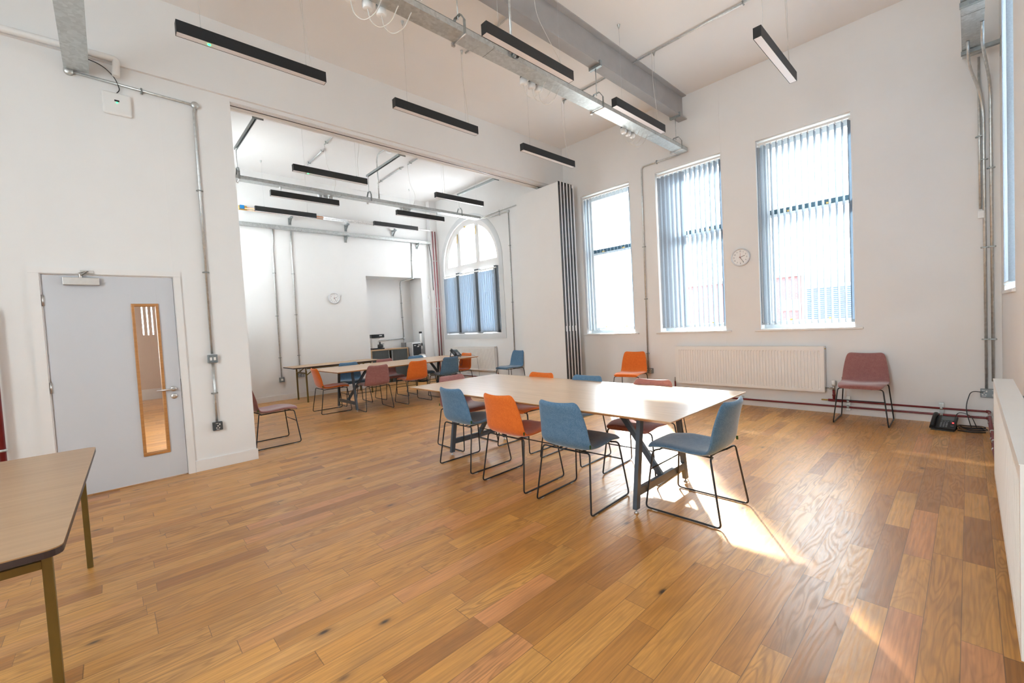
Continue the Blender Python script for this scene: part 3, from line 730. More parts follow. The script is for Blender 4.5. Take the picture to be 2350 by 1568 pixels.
# ------------------------------------------------------------------ meeting tables
def meeting_table(label, loc, rz, top_m, cable=False):
    e = thing('meeting_table', label, 'table', loc, rz, 'meeting tables with trestle legs')
    L, Wt, zt = 3.04, 1.255, 0.747
    tp = MB().prism([(-L/2, -Wt/2), (L/2, -Wt/2), (L/2, Wt/2), (-L/2, Wt/2)], zt-0.006, zt, 'z').build('tabletop', top_m, e, bevel=0.0015)
    ins = 0.03
    v = [(-L/2+ins, -Wt/2+ins, zt-0.024), (L/2-ins, -Wt/2+ins, zt-0.024), (L/2-ins, Wt/2-ins, zt-0.024), (-L/2+ins, Wt/2-ins, zt-0.024),
         (-L/2, -Wt/2, zt-0.006), (L/2, -Wt/2, zt-0.006), (L/2, Wt/2, zt-0.006), (-L/2, Wt/2, zt-0.006)]
    MB().add(v, [(0,3,2,1),(4,5,6,7),(0,1,5,4),(1,2,6,5),(2,3,7,6),(3,0,4,7)]).build('bevelled_edge', m_ply, tp)
    for sg in (-1, 1):
        X = sg*1.115
        fr = thing_part = bpy.data.objects.new('trestle', None); C.objects.link(fr); fr.parent = e; fr.empty_display_size = 0.1
        for s2 in (-1, 1):
            y0, y1 = s2*0.385, s2*0.275
            v = []
            for yy, zz in ((y0, 0.03), (y1, zt-0.024)):
                for a, c_ in ((-0.016, -0.024), (0.016, -0.024), (0.016, 0.024), (-0.016, 0.024)): v.append((X+a*1.0, yy+c_, zz))
            MB().add(v, [(0,3,2,1),(4,5,6,7),(0,1,5,4),(1,2,6,5),(2,3,7,6),(3,0,4,7)]).build('leg', m_slate, fr, bevel=0.002)
            MB().lathe([(0.016, 0.0), (0.016, 0.006), (0.006, 0.010), (0.006, 0.03)], (X, y0, 0), 'z', None, 12).build('levelling_foot', m_chrome, fr)
        MB().obox((X, -0.345, 0.145), (X, 0.345, 0.145), 0.03, 0.055).build('crossbar', m_slate, fr, bevel=0.002)
        MB().obox((X-sg*0.012, 0, 0.165), (X-sg*0.43, 0, zt-0.026), 0.045, 0.03, up=(0, 1, 0)).build('brace', m_slate, fr, bevel=0.002)
        MB().obox((X, -0.42, zt-0.033), (X, 0.42, zt-0.033), 0.05, 0.014).build('top_rail', m_slate, fr)
    MB().box(-1.1, 1.1, -0.03, 0.03, zt-0.05, zt-0.026).build('spine_rail', m_slate, e)
    if cable:
        MB().tube([(1.14, 0.29, 0.70), (1.15, 0.40, 0.30), (1.15, 0.44, 0.24), (1.14, 0.36, 0.30), (1.12, 0.30, 0.64)], 0.004, None, 6, 0.06).build('hanging_cable', m_dark, e)
    return e
meeting_table('long oak-topped meeting table in the front room, washed out by window light', (2.86, 2.8425, 0), 0, m_oak, True)
meeting_table('long oak-topped meeting table in the far room with a phone on it', (-2.18, 4.02, 0), PI/2+math.radians(1.5), m_oak)

# ------------------------------------------------------------------ folding tables
def folding_table(label, loc, rz, L, Wt, legs, top_m, zt=0.74):
    e = thing('folding_table', label, 'table', loc, rz, 'folding tables with bronze legs')
    r_ = 0.04; poly = []
    for cx, cyy, a0 in ((L/2-r_, -Wt/2+r_, -90), (L/2-r_, Wt/2-r_, 0), (-L/2+r_, Wt/2-r_, 90), (-L/2+r_, -Wt/2+r_, 180)):
        for k in range(6):
            a = math.radians(a0+90*k/5); poly.append((cx+r_*math.cos(a), cyy+r_*math.sin(a)))
    MB().prism(poly, zt-0.004, zt, 'z').build('tabletop', top_m, e)
    MB().prism(poly, zt-0.026, zt-0.004, 'z').build('edge_band', m_edge, e)
    for sx, lx in legs:
        fr = bpy.data.objects.new('folding_frame', None); C.objects.link(fr); fr.parent = e; fr.empty_display_size = 0.1
        for s2 in (-1, 1):
            yy = s2*(Wt/2-0.07)
            MB().box(lx-0.014, lx+0.014, yy-0.014, yy+0.014, 0.0, zt-0.03).build('leg', m_bronze, fr, bevel=0.003)
            MB().obox((lx, yy, 0.56), (lx+sx*0.20, yy*0.96, zt-0.035), 0.012, 0.02).build('folding_brace', m_bronze, fr)
        MB().box(lx-0.009, lx+0.009, -Wt/2+0.07, Wt/2-0.07, 0.585, 0.615).box(lx-0.014, lx+0.014, -Wt/2+0.05, Wt/2-0.05, zt-0.04, zt-0.026).build('frame_rail', m_bronze, fr, bevel=0.002)
        MB().tube([(lx, -Wt/2+0.10, 0.60), (lx, -Wt/2+0.02, zt-0.03)], 0.004).build('latch_wire', m_galv, fr)
    MB().box(-L/2+0.25, L/2-0.25, Wt/2-0.10, Wt/2-0.085, zt-0.055, zt-0.026).box(-L/2+0.25, L/2-0.25, -Wt/2+0.085, -Wt/2+0.10, zt-0.055, zt-0.026).build('apron_rail', m_bronze, e)
    return e
folding_table('folding table with oak laminate top and dark edge, beside the door', (2.67, -0.685, 0), math.radians(-1.5), 1.83, 0.76, ((1, -0.86), (-1, 0.62)), m_lam)
folding_table('narrow-looking folding table against the rear wall under two conduits', (-4.08, 3.44, 0), PI/2, 1.90, 0.76, ((1, -0.70), (-1, 0.70)), m_lamX)

# ------------------------------------------------------------------ radiators
def radiator(label, loc, rz, L, H=0.60, pitch=0.0385, gap=0.0):
    """front faces local -y, back near y=0.. ; origin at the lower middle, wall at y=+0.1"""
    e = thing('radiator', label, 'radiator', loc, rz, 'white panel radiators')
    b = MB(); n = int((L-0.06)/pitch); x0 = -n*pitch/2; 
    xs_, ys_ = [], []
    for i in range(n):
        for fx, dy in ((0.0, 0), (0.36, 0), (0.5, 0.010), (0.86, 0.010), (1.0, 0)):
            if fx == 1.0 and i < n-1: continue
            xs_.append(x0+(i+fx)*pitch); ys_.append(dy)
    xs_ = [-L/2] + xs_ + [L/2]; ys_ = [0] + ys_ + [0]
    rows = [(0.0, 0), (0.035, 0), (0.05, 1), (H-0.065, 1), (H-0.05, 0), (H, 0)]
    v = [(x, dy*k, z) for z, k in rows for x, dy in zip(xs_, ys_)]
    m_ = len(xs_); fs = [(r_*m_+i, r_*m_+i+1, (r_+1)*m_+i+1, (r_+1)*m_+i) for r_ in range(len(rows)-1) for i in range(m_-1)]
    b.add(v, fs); b.box(-L/2, L/2, 0.0105, 0.022, 0.005, H-0.005)
    b.build('front_panel', m_rad, e)
    MB().box(-L/2-0.001, -L/2+0.0015, 0.0, 0.078, 0.002, H+0.004).build('side_cover', m_rad, e); MB().box(L/2-0.0015, L/2+0.001, 0, 0.078, 0.002, H+0.004).build('side_cover', m_rad, e)
    MB().box(-L/2, L/2, -0.002, 0.080, H, H+0.004).build('top_grille', m_rad, e)
    MB().box(-L/2+0.01, L/2-0.01, 0.055, 0.068, 0.01, H-0.01).build('rear_panel', m_rad, e)
    MB().lathe([(0.008, 0), (0.008, 0.012)], (L/2, 0.04, H-0.03), 'x', None, 10).build('air_vent', m_brass, e)
    for s_ in (-1, 1): MB().box(s_*(L/2-0.315)-0.015, s_*(L/2-0.315)+0.015, 0.068, 0.0995+gap, 0.1, H-0.05).build('hanging_bracket', m_galvd, e)
    return e
radiator('long white radiator between the orange and pink wall chairs', (3.29, D-0.1, 0.277), 0, 2.015)
radiator('white radiator below the arched window', (-3.10, D-0.1, 0.277), 0, 1.69)
radiator('white radiator seen end-on at the picture edge, beside the corner phone', (W-0.135, 2.79, 0.277), PI*1.5, 2.05, gap=0.035)

# ------------------------------------------------------------------ pipes, conduits, trays
def saddle_on(e, p, normal, along, r_=0.012, m_=None):
    """saddle clip: two lugs either side of a conduit"""
    n_ = Vector(normal); a = Vector(along); s_ = n_.cross(a); p = Vector(p)
    b = MB()
    for k in (-1, 1): b.lathe([(0.008, -0.002), (0.008, 0.006)], p+s_*k*0.024-n_*r_*0.9, 'x' if abs(n_.x) > 0.5 else ('y' if abs(n_.y) > 0.5 else 'z'), None, 10)
    b.obox(p-s_*0.022+n_*0.004, p+s_*0.022+n_*0.004, 0.012, 0.022, up=n_)
    return b.build('saddle_clip', m_ or m_galvd, e)
def conduit(name, label, cat, pts, r_, m_, clips=(), normal=(1,0,0), bend=0.05, boxes=(), group='steel conduits'):
    o = MB().tube(pts, r_, None, 10, bend, 5).build(name, m_); tag(o, label, cat, group)
    for p, al in clips: saddle_on(o, p, normal, al, r_)
    for c, ax in boxes: MB().lathe([(0.034, -0.016), (0.034, 0.014), (0.030, 0.020)], c, ax, None, 20).build('round_box', m_conduit, o)
    return o
X0 = 0.016
conduit('conduit', 'conduit running along above the door then down to the light switch', 'conduit',
    [(X0, -0.28, 3.893), (X0, 0.645, 3.868), (X0, 0.632, 3.80), (X0, 0.622, 1.235)], 0.012, m_conduit,
    [((X0, 0.218, 3.878), (0, 1, 0)), ((X0, 0.630, 2.973), (0, 0, 1)), ((X0, 0.626, 2.109), (0, 0, 1))], (1, 0, 0), 0.02,
    [((0.016, -0.285, 3.893), 'x'), ((0.016, 0.645, 3.868), 'x')])
conduit('conduit', 'short galvanised conduit linking the wall switch to the socket below it', 'conduit', [(X0, 0.622, 1.13), (X0, 0.616, 0.50)], 0.012, m_conduit, [((X0, 0.618, 0.81), (0, 0, 1))])
YA = D-0.016
conduit('conduit', 'conduit dropping between two sash windows to the orange wall chair', 'conduit',
    [(2.44, YA, 3.955), (1.775, YA, 3.955), (1.765, YA, 3.85), (1.745, YA, 0.49)], 0.012, m_conduit,
    [((2.05, YA, 3.957), (1, 0, 0)), ((1.755, YA, 2.6), (0, 0, 1)), ((1.75, YA, 1.7), (0, 0, 1)), ((1.745, YA, 0.75), (0, 0, 1))], (0, -1, 0), 0.10)
conduit('conduit', 'conduit dropping behind the lone blue chair beside the arched window', 'conduit',
    [(-1.60, YA, 3.975), (-1.635, YA, 0.78)], 0.012, m_conduit, [((-1.61, YA, 3.2), (0, 0, 1)), ((-1.625, YA, 1.9), (0, 0, 1))], (0, -1, 0), 0.1, [((-1.60, YA, 3.98), 'y')])
conduit('conduit', 'lower conduit from the tray end to the round box above the arched window', 'conduit',
    [(-1.60, YA, 3.98), (-2.20, YA, 3.98), (-2.40, 6.50, 3.965)], 0.012, m_conduit, [((-1.9, YA, 3.98), (1, 0, 0))], (0, -1, 0), 0.12)
conduit('conduit', 'upper conduit from the tray end towards the white folding panels', 'conduit',
    [(-1.22, YA, 4.055), (-2.30, YA, 4.05), (-2.46, 6.50, 3.975)], 0.011, m_conduit, [((-1.9, YA, 4.052), (1, 0, 0))], (0, -1, 0), 0.12)
# ceiling conduits, main room
for yy, xa, xb_, lab in ((5.215, 1.29, 4.9, 'long conduit across the ceiling near the window wall, passing the beam'),
                         (3.32, 1.29, 2.43, 'ceiling conduit ending above the middle pendant light of the opening row')):
    conduit('ceiling_conduit', lab, 'conduit', [(xa, yy, ZC-0.02), (xb_, yy, ZC-0.02)], 0.011, m_conduit, [((xa+0.25, yy, ZC-0.02), (1, 0, 0)), ((xb_-1.0, yy, ZC-0.02), (1, 0, 0))], (0, 0, -1)) if yy > 5 else \
    conduit('ceiling_conduit', lab, 'conduit', [(xa, yy, ZC-0.02), (xb_, yy, ZC-0.02)], 0.011, m_conduit, [((xa+0.1, yy, ZC-0.02), (1, 0, 0))], (0, 0, -1))
conduit('drop_conduit', 'vertical conduit dropping beside the beam into the front room cable tray', 'conduit', [(2.63, 2.80, ZC-0.001), (2.63, 2.80, 4.02)], 0.012, m_conduit, [], (0, -1, 0))
MB().lathe([(0.02, 3.98), (0.02, 4.03)], (2.625, 2.80, 0), 'z', None, 14).build('conduit_coupler', m_conduit, bpy.data.objects['drop_conduit'])
# far room ceiling conduits
for (a, b_, lab) in (((-1.75, 2.95), (-2.52, 2.95), 'short ceiling conduit cut off by the lintel, above the green-dot far pendant'),
                     ((-2.70, 3.02), (-3.66, 3.02), 'ceiling conduit ending just above the green-dot pendant of the far room'),
                     ((-1.8, 4.66), (-2.51, 4.67), 'short ceiling conduit at the lintel beside the bent conduit'),
                     ((-2.69, 4.665), (-3.86, 4.68), 'ceiling conduit passing behind the bent conduit in the far room')):
    conduit('ceiling_conduit', lab, 'conduit', [(a[0], a[1], ZA-0.02), (b_[0], b_[1], ZA-0.02)], 0.012, m_conduit, [((b_[0]+0.12, b_[1], ZA-0.02), (1, 0, 0)), ((a[0]-0.12, a[1], ZA-0.02), (1, 0, 0))], (0, 0, -1), group='far room ceiling conduits')
conduit('bent_conduit', 'bent conduit curving from the far room ceiling down to the tray', 'conduit',
    [(-1.4, 3.93, ZA-0.02), (-2.44, 3.93, ZA-0.02), (-2.44, 3.93, 4.0)], 0.013, m_conduit, [], (0, 0, -1), 0.14)
MB().lathe([(0.022, 3.99), (0.022, 4.05)], (-2.44, 3.93, 0), 'z', None, 14).build('conduit_coupler', m_conduit, bpy.data.objects['bent_conduit'])
tag(MB().lathe([(0.05, ZA-0.03), (0.055, ZA-0.012), (0.055, ZA-0.0005)], (-2.15, 4.05, 0), 'z', None, 20).build('smoke_detector', m_white), 'small white smoke detector on the far room ceiling', 'smoke detector')
# rear wall conduits
XR = XB+0.016
conduit('conduit', 'vertical conduit on the rear wall ending at the square switch', 'conduit', [(XR, 2.545, 3.715), (XR, 2.545, 3.5), (XR, 2.52, 3.3), (XR, 2.515, 0.50)], 0.012, m_conduit,
    [((XR, 2.52, 2.77), (0, 0, 1)), ((XR, 2.515, 1.84), (0, 0, 1)), ((XR, 2.515, 0.93), (0, 0, 1))], (1, 0, 0), 0.1, group='conduits on the rear wall')
conduit('conduit', 'vertical conduit on the rear wall ending behind the folding table', 'conduit', [(XR, 2.915, 3.715), (XR, 2.90, 3.3), (XR, 2.90, 0.55)], 0.012, m_conduit,
    [((XR, 2.90, 2.77), (0, 0, 1)), ((XR, 2.90, 1.86), (0, 0, 1)), ((XR, 2.90, 0.95), (0, 0, 1))], (1, 0, 0), 0.1, group='conduits on the rear wall')
conduit('conduit', 'conduit dropping from the rear wall tray to the alcove top', 'conduit', [(XR, 5.93, 3.715), (XR, 5.90, 2.79)], 0.012, m_conduit, [((XR, 5.915, 3.25), (0, 0, 1))], (1, 0, 0), 0.1, [((XR, 5.90, 2.765), 'z')], 'conduits on the rear wall')
XN = NX+0.016
conduit('conduit', 'conduit turning down the back of the alcove to a junction box', 'conduit', [(XR+0.0, 5.90, NZ-0.03), (XN, 5.86, NZ-0.03), (XN, 5.865, 1.17)], 0.013, m_conduit,
    [((XN, 5.86, 2.15), (0, 0, 1)), ((XN, 5.862, 1.75), (0, 0, 1))], (1, 0, 0), 0.09, [((XN, 5.865, 1.16), 'x')], 'conduits in the alcove')
conduit('conduit', 'short horizontal conduit behind the coffee machine in the alcove', 'conduit', [(XN, 5.84, 1.16), (XN, 4.9, 1.13)], 0.012, m_conduit, group='conduits in the alcove')
conduit('conduit', 'short conduit from the alcove junction box down behind the water cooler', 'conduit', [(XN, 5.865, 1.14), (XN, 5.865, 0.55)], 0.012, m_conduit, group='conduits in the alcove')
# corner conduits right
for i, (xx, yy, z1, lab) in enumerate(((5.715, D-0.014, 3.62, 'vertical corner conduit ending in the metal socket above the phone'),
                             (5.765, D-0.014, 3.86, 'vertical corner conduit running next to the edge-on blind'))):
    top = [(5.61, 6.18, 3.93), (5.61, 6.30, 3.75), (xx, yy, z1-0.15)] if i == 0 else [(5.70, 5.85, 3.93), (5.70, 5.95, 3.78), (xx, yy, z1-0.25)]
    conduit('conduit', lab, 'conduit', top+[(xx, yy, 0.42 if i == 0 else 0.50)], 0.0125, m_conduit, [((xx, yy, 2.85-0.1*i), (0, 0, 1)), ((xx, yy, 1.93), (0, 0, 1)), ((xx, yy, 0.95), (0, 0, 1))], (0, -1, 0), 0.22, group='corner conduits')
conduit('conduit', 'short vertical conduit ending above the small white corner sensor', 'conduit', [(5.655+0.03, D-0.014, 3.92), (5.655+0.03, D-0.014, 2.34)], 0.010, m_conduit, [((5.685, D-0.014, 3.1), (0, 0, 1))], (0, -1, 0), group='corner conduits')
tag(MB().box(5.665, 5.715, D-0.03, D, 2.24, 2.32).build('wall_sensor', m_white, bevel=0.006), 'small white sensor box beside the corner conduits', 'sensor')
tag(MB().box(XB, XB+0.022, 6.36, 6.43, 2.23, 2.32).build('wall_sensor', m_white, bevel=0.006), 'small white thermostat on the rear wall beside the red pipes', 'sensor')

# red heating pipes along the window wall and round the corner
def pipe(label, pts, r_, bend=0.03, name='heating_pipe', m_=None, group='red heating pipes', cat='pipe'):
    return tag(MB().tube(pts, r_, None, 12, bend, 5).build(name, m_ or m_red), label, cat, group)
YP = D-0.055; XP = W-0.10
p1 = pipe('upper red pipe running from the radiator valve past the dark pink chair', [(4.36, YP, 0.175), (XP, YP, 0.175), (XP, 3.75, 0.175)], 0.011)
p2 = pipe('lower red pipe running along the skirting of the window wall', [(2.245, YP, 0.30), (2.245, YP, 0.09), (XP, YP, 0.105), (XP, 1.2, 0.105)], 0.012)
MB().tube([(4.325, YP, 0.175), (4.46, YP, 0.175)], 0.017, None, 12).tube([(4.385, YP, 0.175), (4.385, YP, 0.31)], 0.014, None, 12).tube([(4.385, YP, 0.235), (4.385, YP, 0.25)], 0.018, None, 12).build('tee_fitting', m_red, p1)
MB().tube([(4.255, YP, 0.175), (4.33, YP, 0.175)], 0.010, None, 10).tube([(4.25, YP, 0.175), (4.27, YP, 0.175)], 0.007, None, 8).build('drain_cock', m_brass, p1)
MB().tube([(XP-0.02, YP, 0.175), (XP, YP, 0.175), (XP, YP-0.04, 0.175)], 0.016, None, 12, 0.015).build('elbow', m_red, p1)
MB().tube([(XP-0.02, YP, 0.105), (XP, YP, 0.105), (XP, YP-0.04, 0.105)], 0.016, None, 12, 0.015).build('elbow', m_red, p2)
for xx in (3.27, 4.53, 5.37):
    b = MB().box(xx-0.02, xx+0.02, D-0.034, D-0.016, 0.055 if xx > 4 else 0.08, 0.235 if xx > 4 else 0.135)
    for zz in ((0.105, 0.175) if xx > 4 else (0.10,)): b.lathe([(0.017, -0.012), (0.017, 0.012)], (xx, YP, zz), 'x', None, 12)
    b.build('pipe_bracket', m_galv, p2)
for yy in (6.35, 5.6, 5.2):
    b = MB().box(W-0.034, W-0.017, yy-0.012, yy+0.012, 0.04, 0.23).obox((W-0.034, yy, 0.105), (XP, yy, 0.105), 0.01, 0.01).obox((W-0.034, yy, 0.175), (XP, yy, 0.175), 0.01, 0.01)
    for zz in (0.105, 0.175): b.lathe([(0.017, -0.008), (0.017, 0.008)], (XP, yy, zz), 'y', None, 12)
    b.build('pipe_bracket', m_galv, p2)
v = thing('radiator_valve', 'white thermostatic valve between the radiator and the dark pink chair', 'valve', (4.385, YP, 0.31))
MB().lathe([(0.017, 0.055), (0.022, 0.075), (0.022, 0.12), (0.018, 0.128)], (0, 0, 0), 'z', None, 16).build('valve_head', m_white, v)
MB().lathe([(0.013, 0), (0.013, 0.055)], (0, 0, 0), 'z', None, 12).tube([(0, 0, 0.022), (-0.085, 0, 0.022)], 0.010, None, 10).lathe([(0.015, -0.05), (0.015, -0.03)], (0, 0, 0.022), 'x', None, 6).build('valve_body', m_chrome, v)
v = thing('radiator_valve', 'small steel valve at the radiator end by the orange wall chair', 'valve', (2.245, YP, 0.30))
MB().lathe([(0.012, 0), (0.012, 0.04), (0.010, 0.065)], (0, 0, 0), 'z', None, 12).tube([(0, 0, 0.02), (0.038, 0, 0.02)], 0.008).build('valve_body', m_chrome, v)
v = thing('radiator_valve', 'small steel valve at the lower corner of the far room radiator', 'valve', (-2.215, YP, 0.23))
MB().lathe([(0.013, 0), (0.013, 0.07)], (0, 0, 0), 'z', None, 12).tube([(0, 0, 0.06), (-0.04, 0, 0.06)], 0.008).build('valve_body', m_chrome, v)
pipe('red heating pipe along the skirting below the far room radiator', [(-2.215, YP, 0.23), (-2.215, YP, 0.10), (XB+0.26, YP, 0.115)], 0.012, group='red pipes of the far room')
for yy, lab in ((D-0.10, 'red vertical pipe in the far room corner, beside the arched window'), (D-0.185, 'red vertical pipe in the far room corner, on the alcove side')):
    q = pipe(lab, [(XB+0.20, yy, 0.0), (XB+0.20, yy, 4.06)], 0.014, group='red pipes of the far room')
    for zz in (3.25, 1.95): MB().lathe([(0.019, zz-0.008), (0.019, zz+0.008)], (XB+0.20, yy, 0), 'z', None, 12).build('pipe_clip', m_galv, q)
pipe('thick red vertical pipe beside the oak laminate folding table and the door', [(0.075, -0.882, 0.0), (0.075, -0.882, 1.75), (0.075, -1.2, 1.75)], 0.022, 0.05, group='red pipe by the door')
MB().lathe([(0.030, 0.545), (0.030, 0.565)], (0.075, -0.882, 0), 'z', None, 14).box(0.0165, 0.06, -0.90, -0.865, 0.548, 0.562).build('pipe_clip', m_galv, bpy.data.objects['heating_pipe.00%d' % 6] if 'heating_pipe.006' in bpy.data.objects and bpy.data.objects['heating_pipe.006']['label'].startswith('red vertical') else [o for o in bpy.data.objects if o.get('label', '').startswith('red vertical pipe')][0])
pipe('painted pipe above the door, elbowing down beside the metal tray', [(0.075, -3.0, 4.05), (0.075, 0.045, 4.09), (0.075, 0.035, 3.93)], 0.028, 0.03, 'painted_pipe', m_white, None)
pipe('red pipe stub under the end-on radiator', [(W-0.085, 3.60, 0.0), (W-0.085, 3.60, 0.32)], 0.013, group='red heating pipes')

# copper pipes with lagging on rear wall brackets
for k, (dy, dz) in enumerate(((0, 0), (0.035, 0.028), (0.0, 0.056))):
    pts = [(XB+0.115+dy, 1.95, 4.03+dz*0.9), (XB+0.115+dy, 3.6, 4.045+dz*0.9)]
    tag(MB().tube(pts, 0.010, None, 10).build('copper_pipe', m_copper), ['lowest', 'foremost', 'topmost'][k]+' bare copper pipe high on the rear wall beside the blue valve', 'pipe', 'copper pipes on the rear wall')
    pts = [(XB+0.115+dy, 3.6, 4.045+dz*0.9), (XB+0.16+dy*0.5, 6.42, 4.075+dz*0.3), (XB+0.20, 6.50, 4.07)]
    tag(MB().tube(pts, 0.016, None, 10).build('lagged_pipe', m_foil), ['lowest', 'foremost', 'topmost'][k]+' foil-lagged pipe high on the rear wall, ending at the red pipes', 'pipe', 'lagged pipes on the rear wall')
e = thing('isolating_valve', 'brass valve with blue lever at the end of the copper pipes', 'valve', (XB+0.12, 1.97, 4.04))
MB().box(-0.02, 0.03, -0.05, 0.10, -0.02, 0.07).build('valve_body', m_brass, e, bevel=0.01)
MB().box(0.03, 0.045, -0.03, 0.05, 0.0, 0.075).build('lever', m_lblue, e, bevel=0.005)
def wall_arm(name, label, y, z, L, group, hoops=0):
    e = thing(name, label, 'bracket', (XB, y, z), 0, group)
    MB().box(0, 0.006, -0.03, 0.03, -0.14, 0.02).build('back_plate', m_galvd, e)
    MB().box(0.006, L, -0.02, 0.02, -0.02, 0.015).obox((0.01, 0, -0.12), (L*0.75, 0, -0.015), 0.03, 0.006).build('arm', m_galvd, e)
    if hoops: MB().lathe([(0.020, -0.012), (0.020, 0.012)], (0.115, 0, 0.04), 'y', None, 12).lathe([(0.020, -0.012), (0.020, 0.012)], (0.155, 0, 0.045), 'y', None, 12).build('pipe_clip', m_galv, e)
for yy, wh in ((2.91, 'by the copper part'), (4.16, 'above the wall clock side'), (5.40, 'above the alcove')):
    wall_arm('wall_bracket', 'steel wall bracket under the pipes high on the rear wall, %s' % wh, yy, 3.985, 0.2, 'brackets of the lagged pipes', 1)
wall_arm('wall_bracket', 'steel bracket under the middle of the rear wall tray', 4.14, 3.715, 0.16, 'brackets of the rear wall tray')
wall_arm('wall_bracket', 'steel bracket under the rear wall tray beside the black cable', 6.1, 3.715, 0.16, 'brackets of the rear wall tray')

def tray(label, p0, p1, width, h_=0.05, loc_axis='y', z=3.95, lid_mat=None):
    """U-shaped steel trunking, along y (or x) from p0 to p1 at centre c"""
    c, a, b_ = p0, p1[0], p1[1]; t = 0.003; hw = width/2
    e = thing('cable_tray', label, 'cable tray', (c, (a+b_)/2, z) if loc_axis == 'y' else ((a+b_)/2, c, z), 0 if loc_axis == 'y' else -PI/2, 'galvanised cable trays')
    L2 = (b_-a)/2
    MB().box(-hw, hw, -L2, L2, 0, t).box(-hw, -hw+t, -L2, L2, 0, h_).box(hw-t, hw, -L2, L2, 0, h_).box(-hw, hw, -L2, -L2+t, 0, h_).box(-hw, hw, L2-t, L2, 0, h_).build('channel', lid_mat or m_galv, e)
    MB().box(-hw-0.002, hw+0.002, -L2, L2, h_, h_+0.004).build('lid', m_galvd, e)
    k = -L2+2.2
    while k < L2-0.3: MB().box(-hw-0.0005, hw+0.0005, k, k+0.003, -0.0008, 0.02).build('joint', m_dark, e); k += 3.0
    return e
tray('long galvanised cable tray hanging below the grey beam', 2.515, (-2.6, 6.62), 0.165, 0.05, 'y', 3.945)
tray('galvanised cable tray hung across the far room from slotted arms', -2.45, (0.95, 6.47), 0.16, 0.05, 'y', 3.945)
tray('galvanised cable tray fixed along the rear wall above the alcove', XB+0.075, (0.9, 6.47), 0.13, 0.06, 'y', 3.72)
tray('cable tray with two conduits leaving it, above the edge-on blind', 5.64, (-2.6, 6.60), 0.145, 0.05, 'y', 3.93)
tray('cable tray meeting the wall above the door and access point', -0.232, (0.04, 5.55), 0.165, 0.06, 'x', 3.905)

def hanger(label, x, y, z0, ztop, group, width=0.165, clampz=None):
    e = thing('tray_hanger', label, 'hanger', (x, y, z0), 0, group); hw = width/2+0.006
    b = MB()
    pts = [(-hw, 0, -0.006), (-hw, 0, 0.12), (-hw*0.45, 0, 0.19), (hw*0.45, 0, 0.19), (hw, 0, 0.12), (hw, 0, -0.006)]
    for p, q in zip(pts[:-1], pts[1:]): b.obox(p, q, 0.028, 0.003, up=Vector((q[2]-p[2], 0, -(q[0]-p[0]))))
    b.build('strap', m_galvd, e)
    MB().tube([(-hw-0.012, 0, -0.012), (hw+0.012, 0, -0.012)], 0.006).box(-hw-0.01, -hw+0.01, -0.016, 0.016, -0.028, 0.006).build('cross_bolt', m_chrome, e)
    MB().tube([(0, 0, 0.16), (0, 0, ztop-z0)], 0.005).build('threaded_rod', m_galv, e)
    if clampz:
        MB().box(-0.085, 0.085, -0.02, 0.02, clampz-z0-0.032, clampz-z0-0.001).box(0.06, 0.085, -0.02, 0.02, clampz-z0-0.03, clampz-z0+0.035).box(-0.085, -0.06, -0.02, 0.02, clampz-z0-0.03, clampz-z0+0.035).build('beam_clamp', m_galvd, e)
    return e
for yy, lab in ((2.265, 'strap hanger of the beam tray, large, beside the middle pendant light'), (4.345, 'strap hanger of the beam tray, midway between the two beam pendants'), (6.42, 'strap hanger at the window wall end of the beam tray'), (0.2, 'strap hanger of the beam tray close above the camera')):
    hanger(lab, 2.51, yy, 3.945, 4.45, 'strap hangers of the beam tray', 0.165, 4.46)
for yy, lab, where in ((1.51, 'beside the opening edge', 'first'), (3.73, 'next to the bent conduit', 'second'), (5.92, 'in front of the arched window', 'third')):
    e = thing('channel_arm', 'slotted steel channel arm high in the far room, %s' % lab, 'bracket', (-1.15, yy, 4.45), 0, 'channel arms in the far room')
    MB().box(-1.34, 0.0, -0.02, -0.017, -0.02, 0.02).box(-1.34, 0.0, 0.017, 0.02, -0.02, 0.02).box(-1.34, 0.0, -0.02, 0.02, 0.017, 0.02).box(-1.34, 0.0, -0.02, -0.010, -0.02, -0.017).box(-1.34, 0.0, 0.010, 0.02, -0.02, -0.017).build('channel', m_galvd, e)
    MB().box(-0.02, 0.06, -0.02, 0.09, 0.012, 0.02).box(0.0, 0.006, -0.05, 0.09, -0.035, 0.02).build('wall_plate', m_galvd, e)
    hanger('galvanised strap hanger below the slotted arm %s' % lab, -2.45, yy, 3.945, 4.43, 'strap hangers of the far room tray', 0.16)

# steel beam
b = MB().box(2.44, 2.58, -3.4, D, 4.46, 4.475).box(2.506, 2.514, -3.4, D, 4.475, 4.823).box(2.44, 2.58, -3.4, D, 4.823, ZC-0.0005)
tag(b.build('steel_beam', m_beam, bevel=0.002), 'grey painted steel joist across the ceiling above the cable tray', 'beam')
# right tray brackets
for yy, lab in ((6.40, 'steel bracket under the edge of the tray in the corner, lower one'), (5.35, 'steel bracket under the tray in the corner, upper one')):
    e = thing('wall_bracket', lab, 'bracket', (W, yy, 3.93), 0, 'brackets of the right wall tray')
    MB().box(-0.27, -0.004, -0.02, 0.02, -0.041, -0.003).build('arm', m_galvd, e); MB().box(-0.004, 0, -0.03, 0.03, -0.16, 0.02).build('back_plate', m_galvd, e)

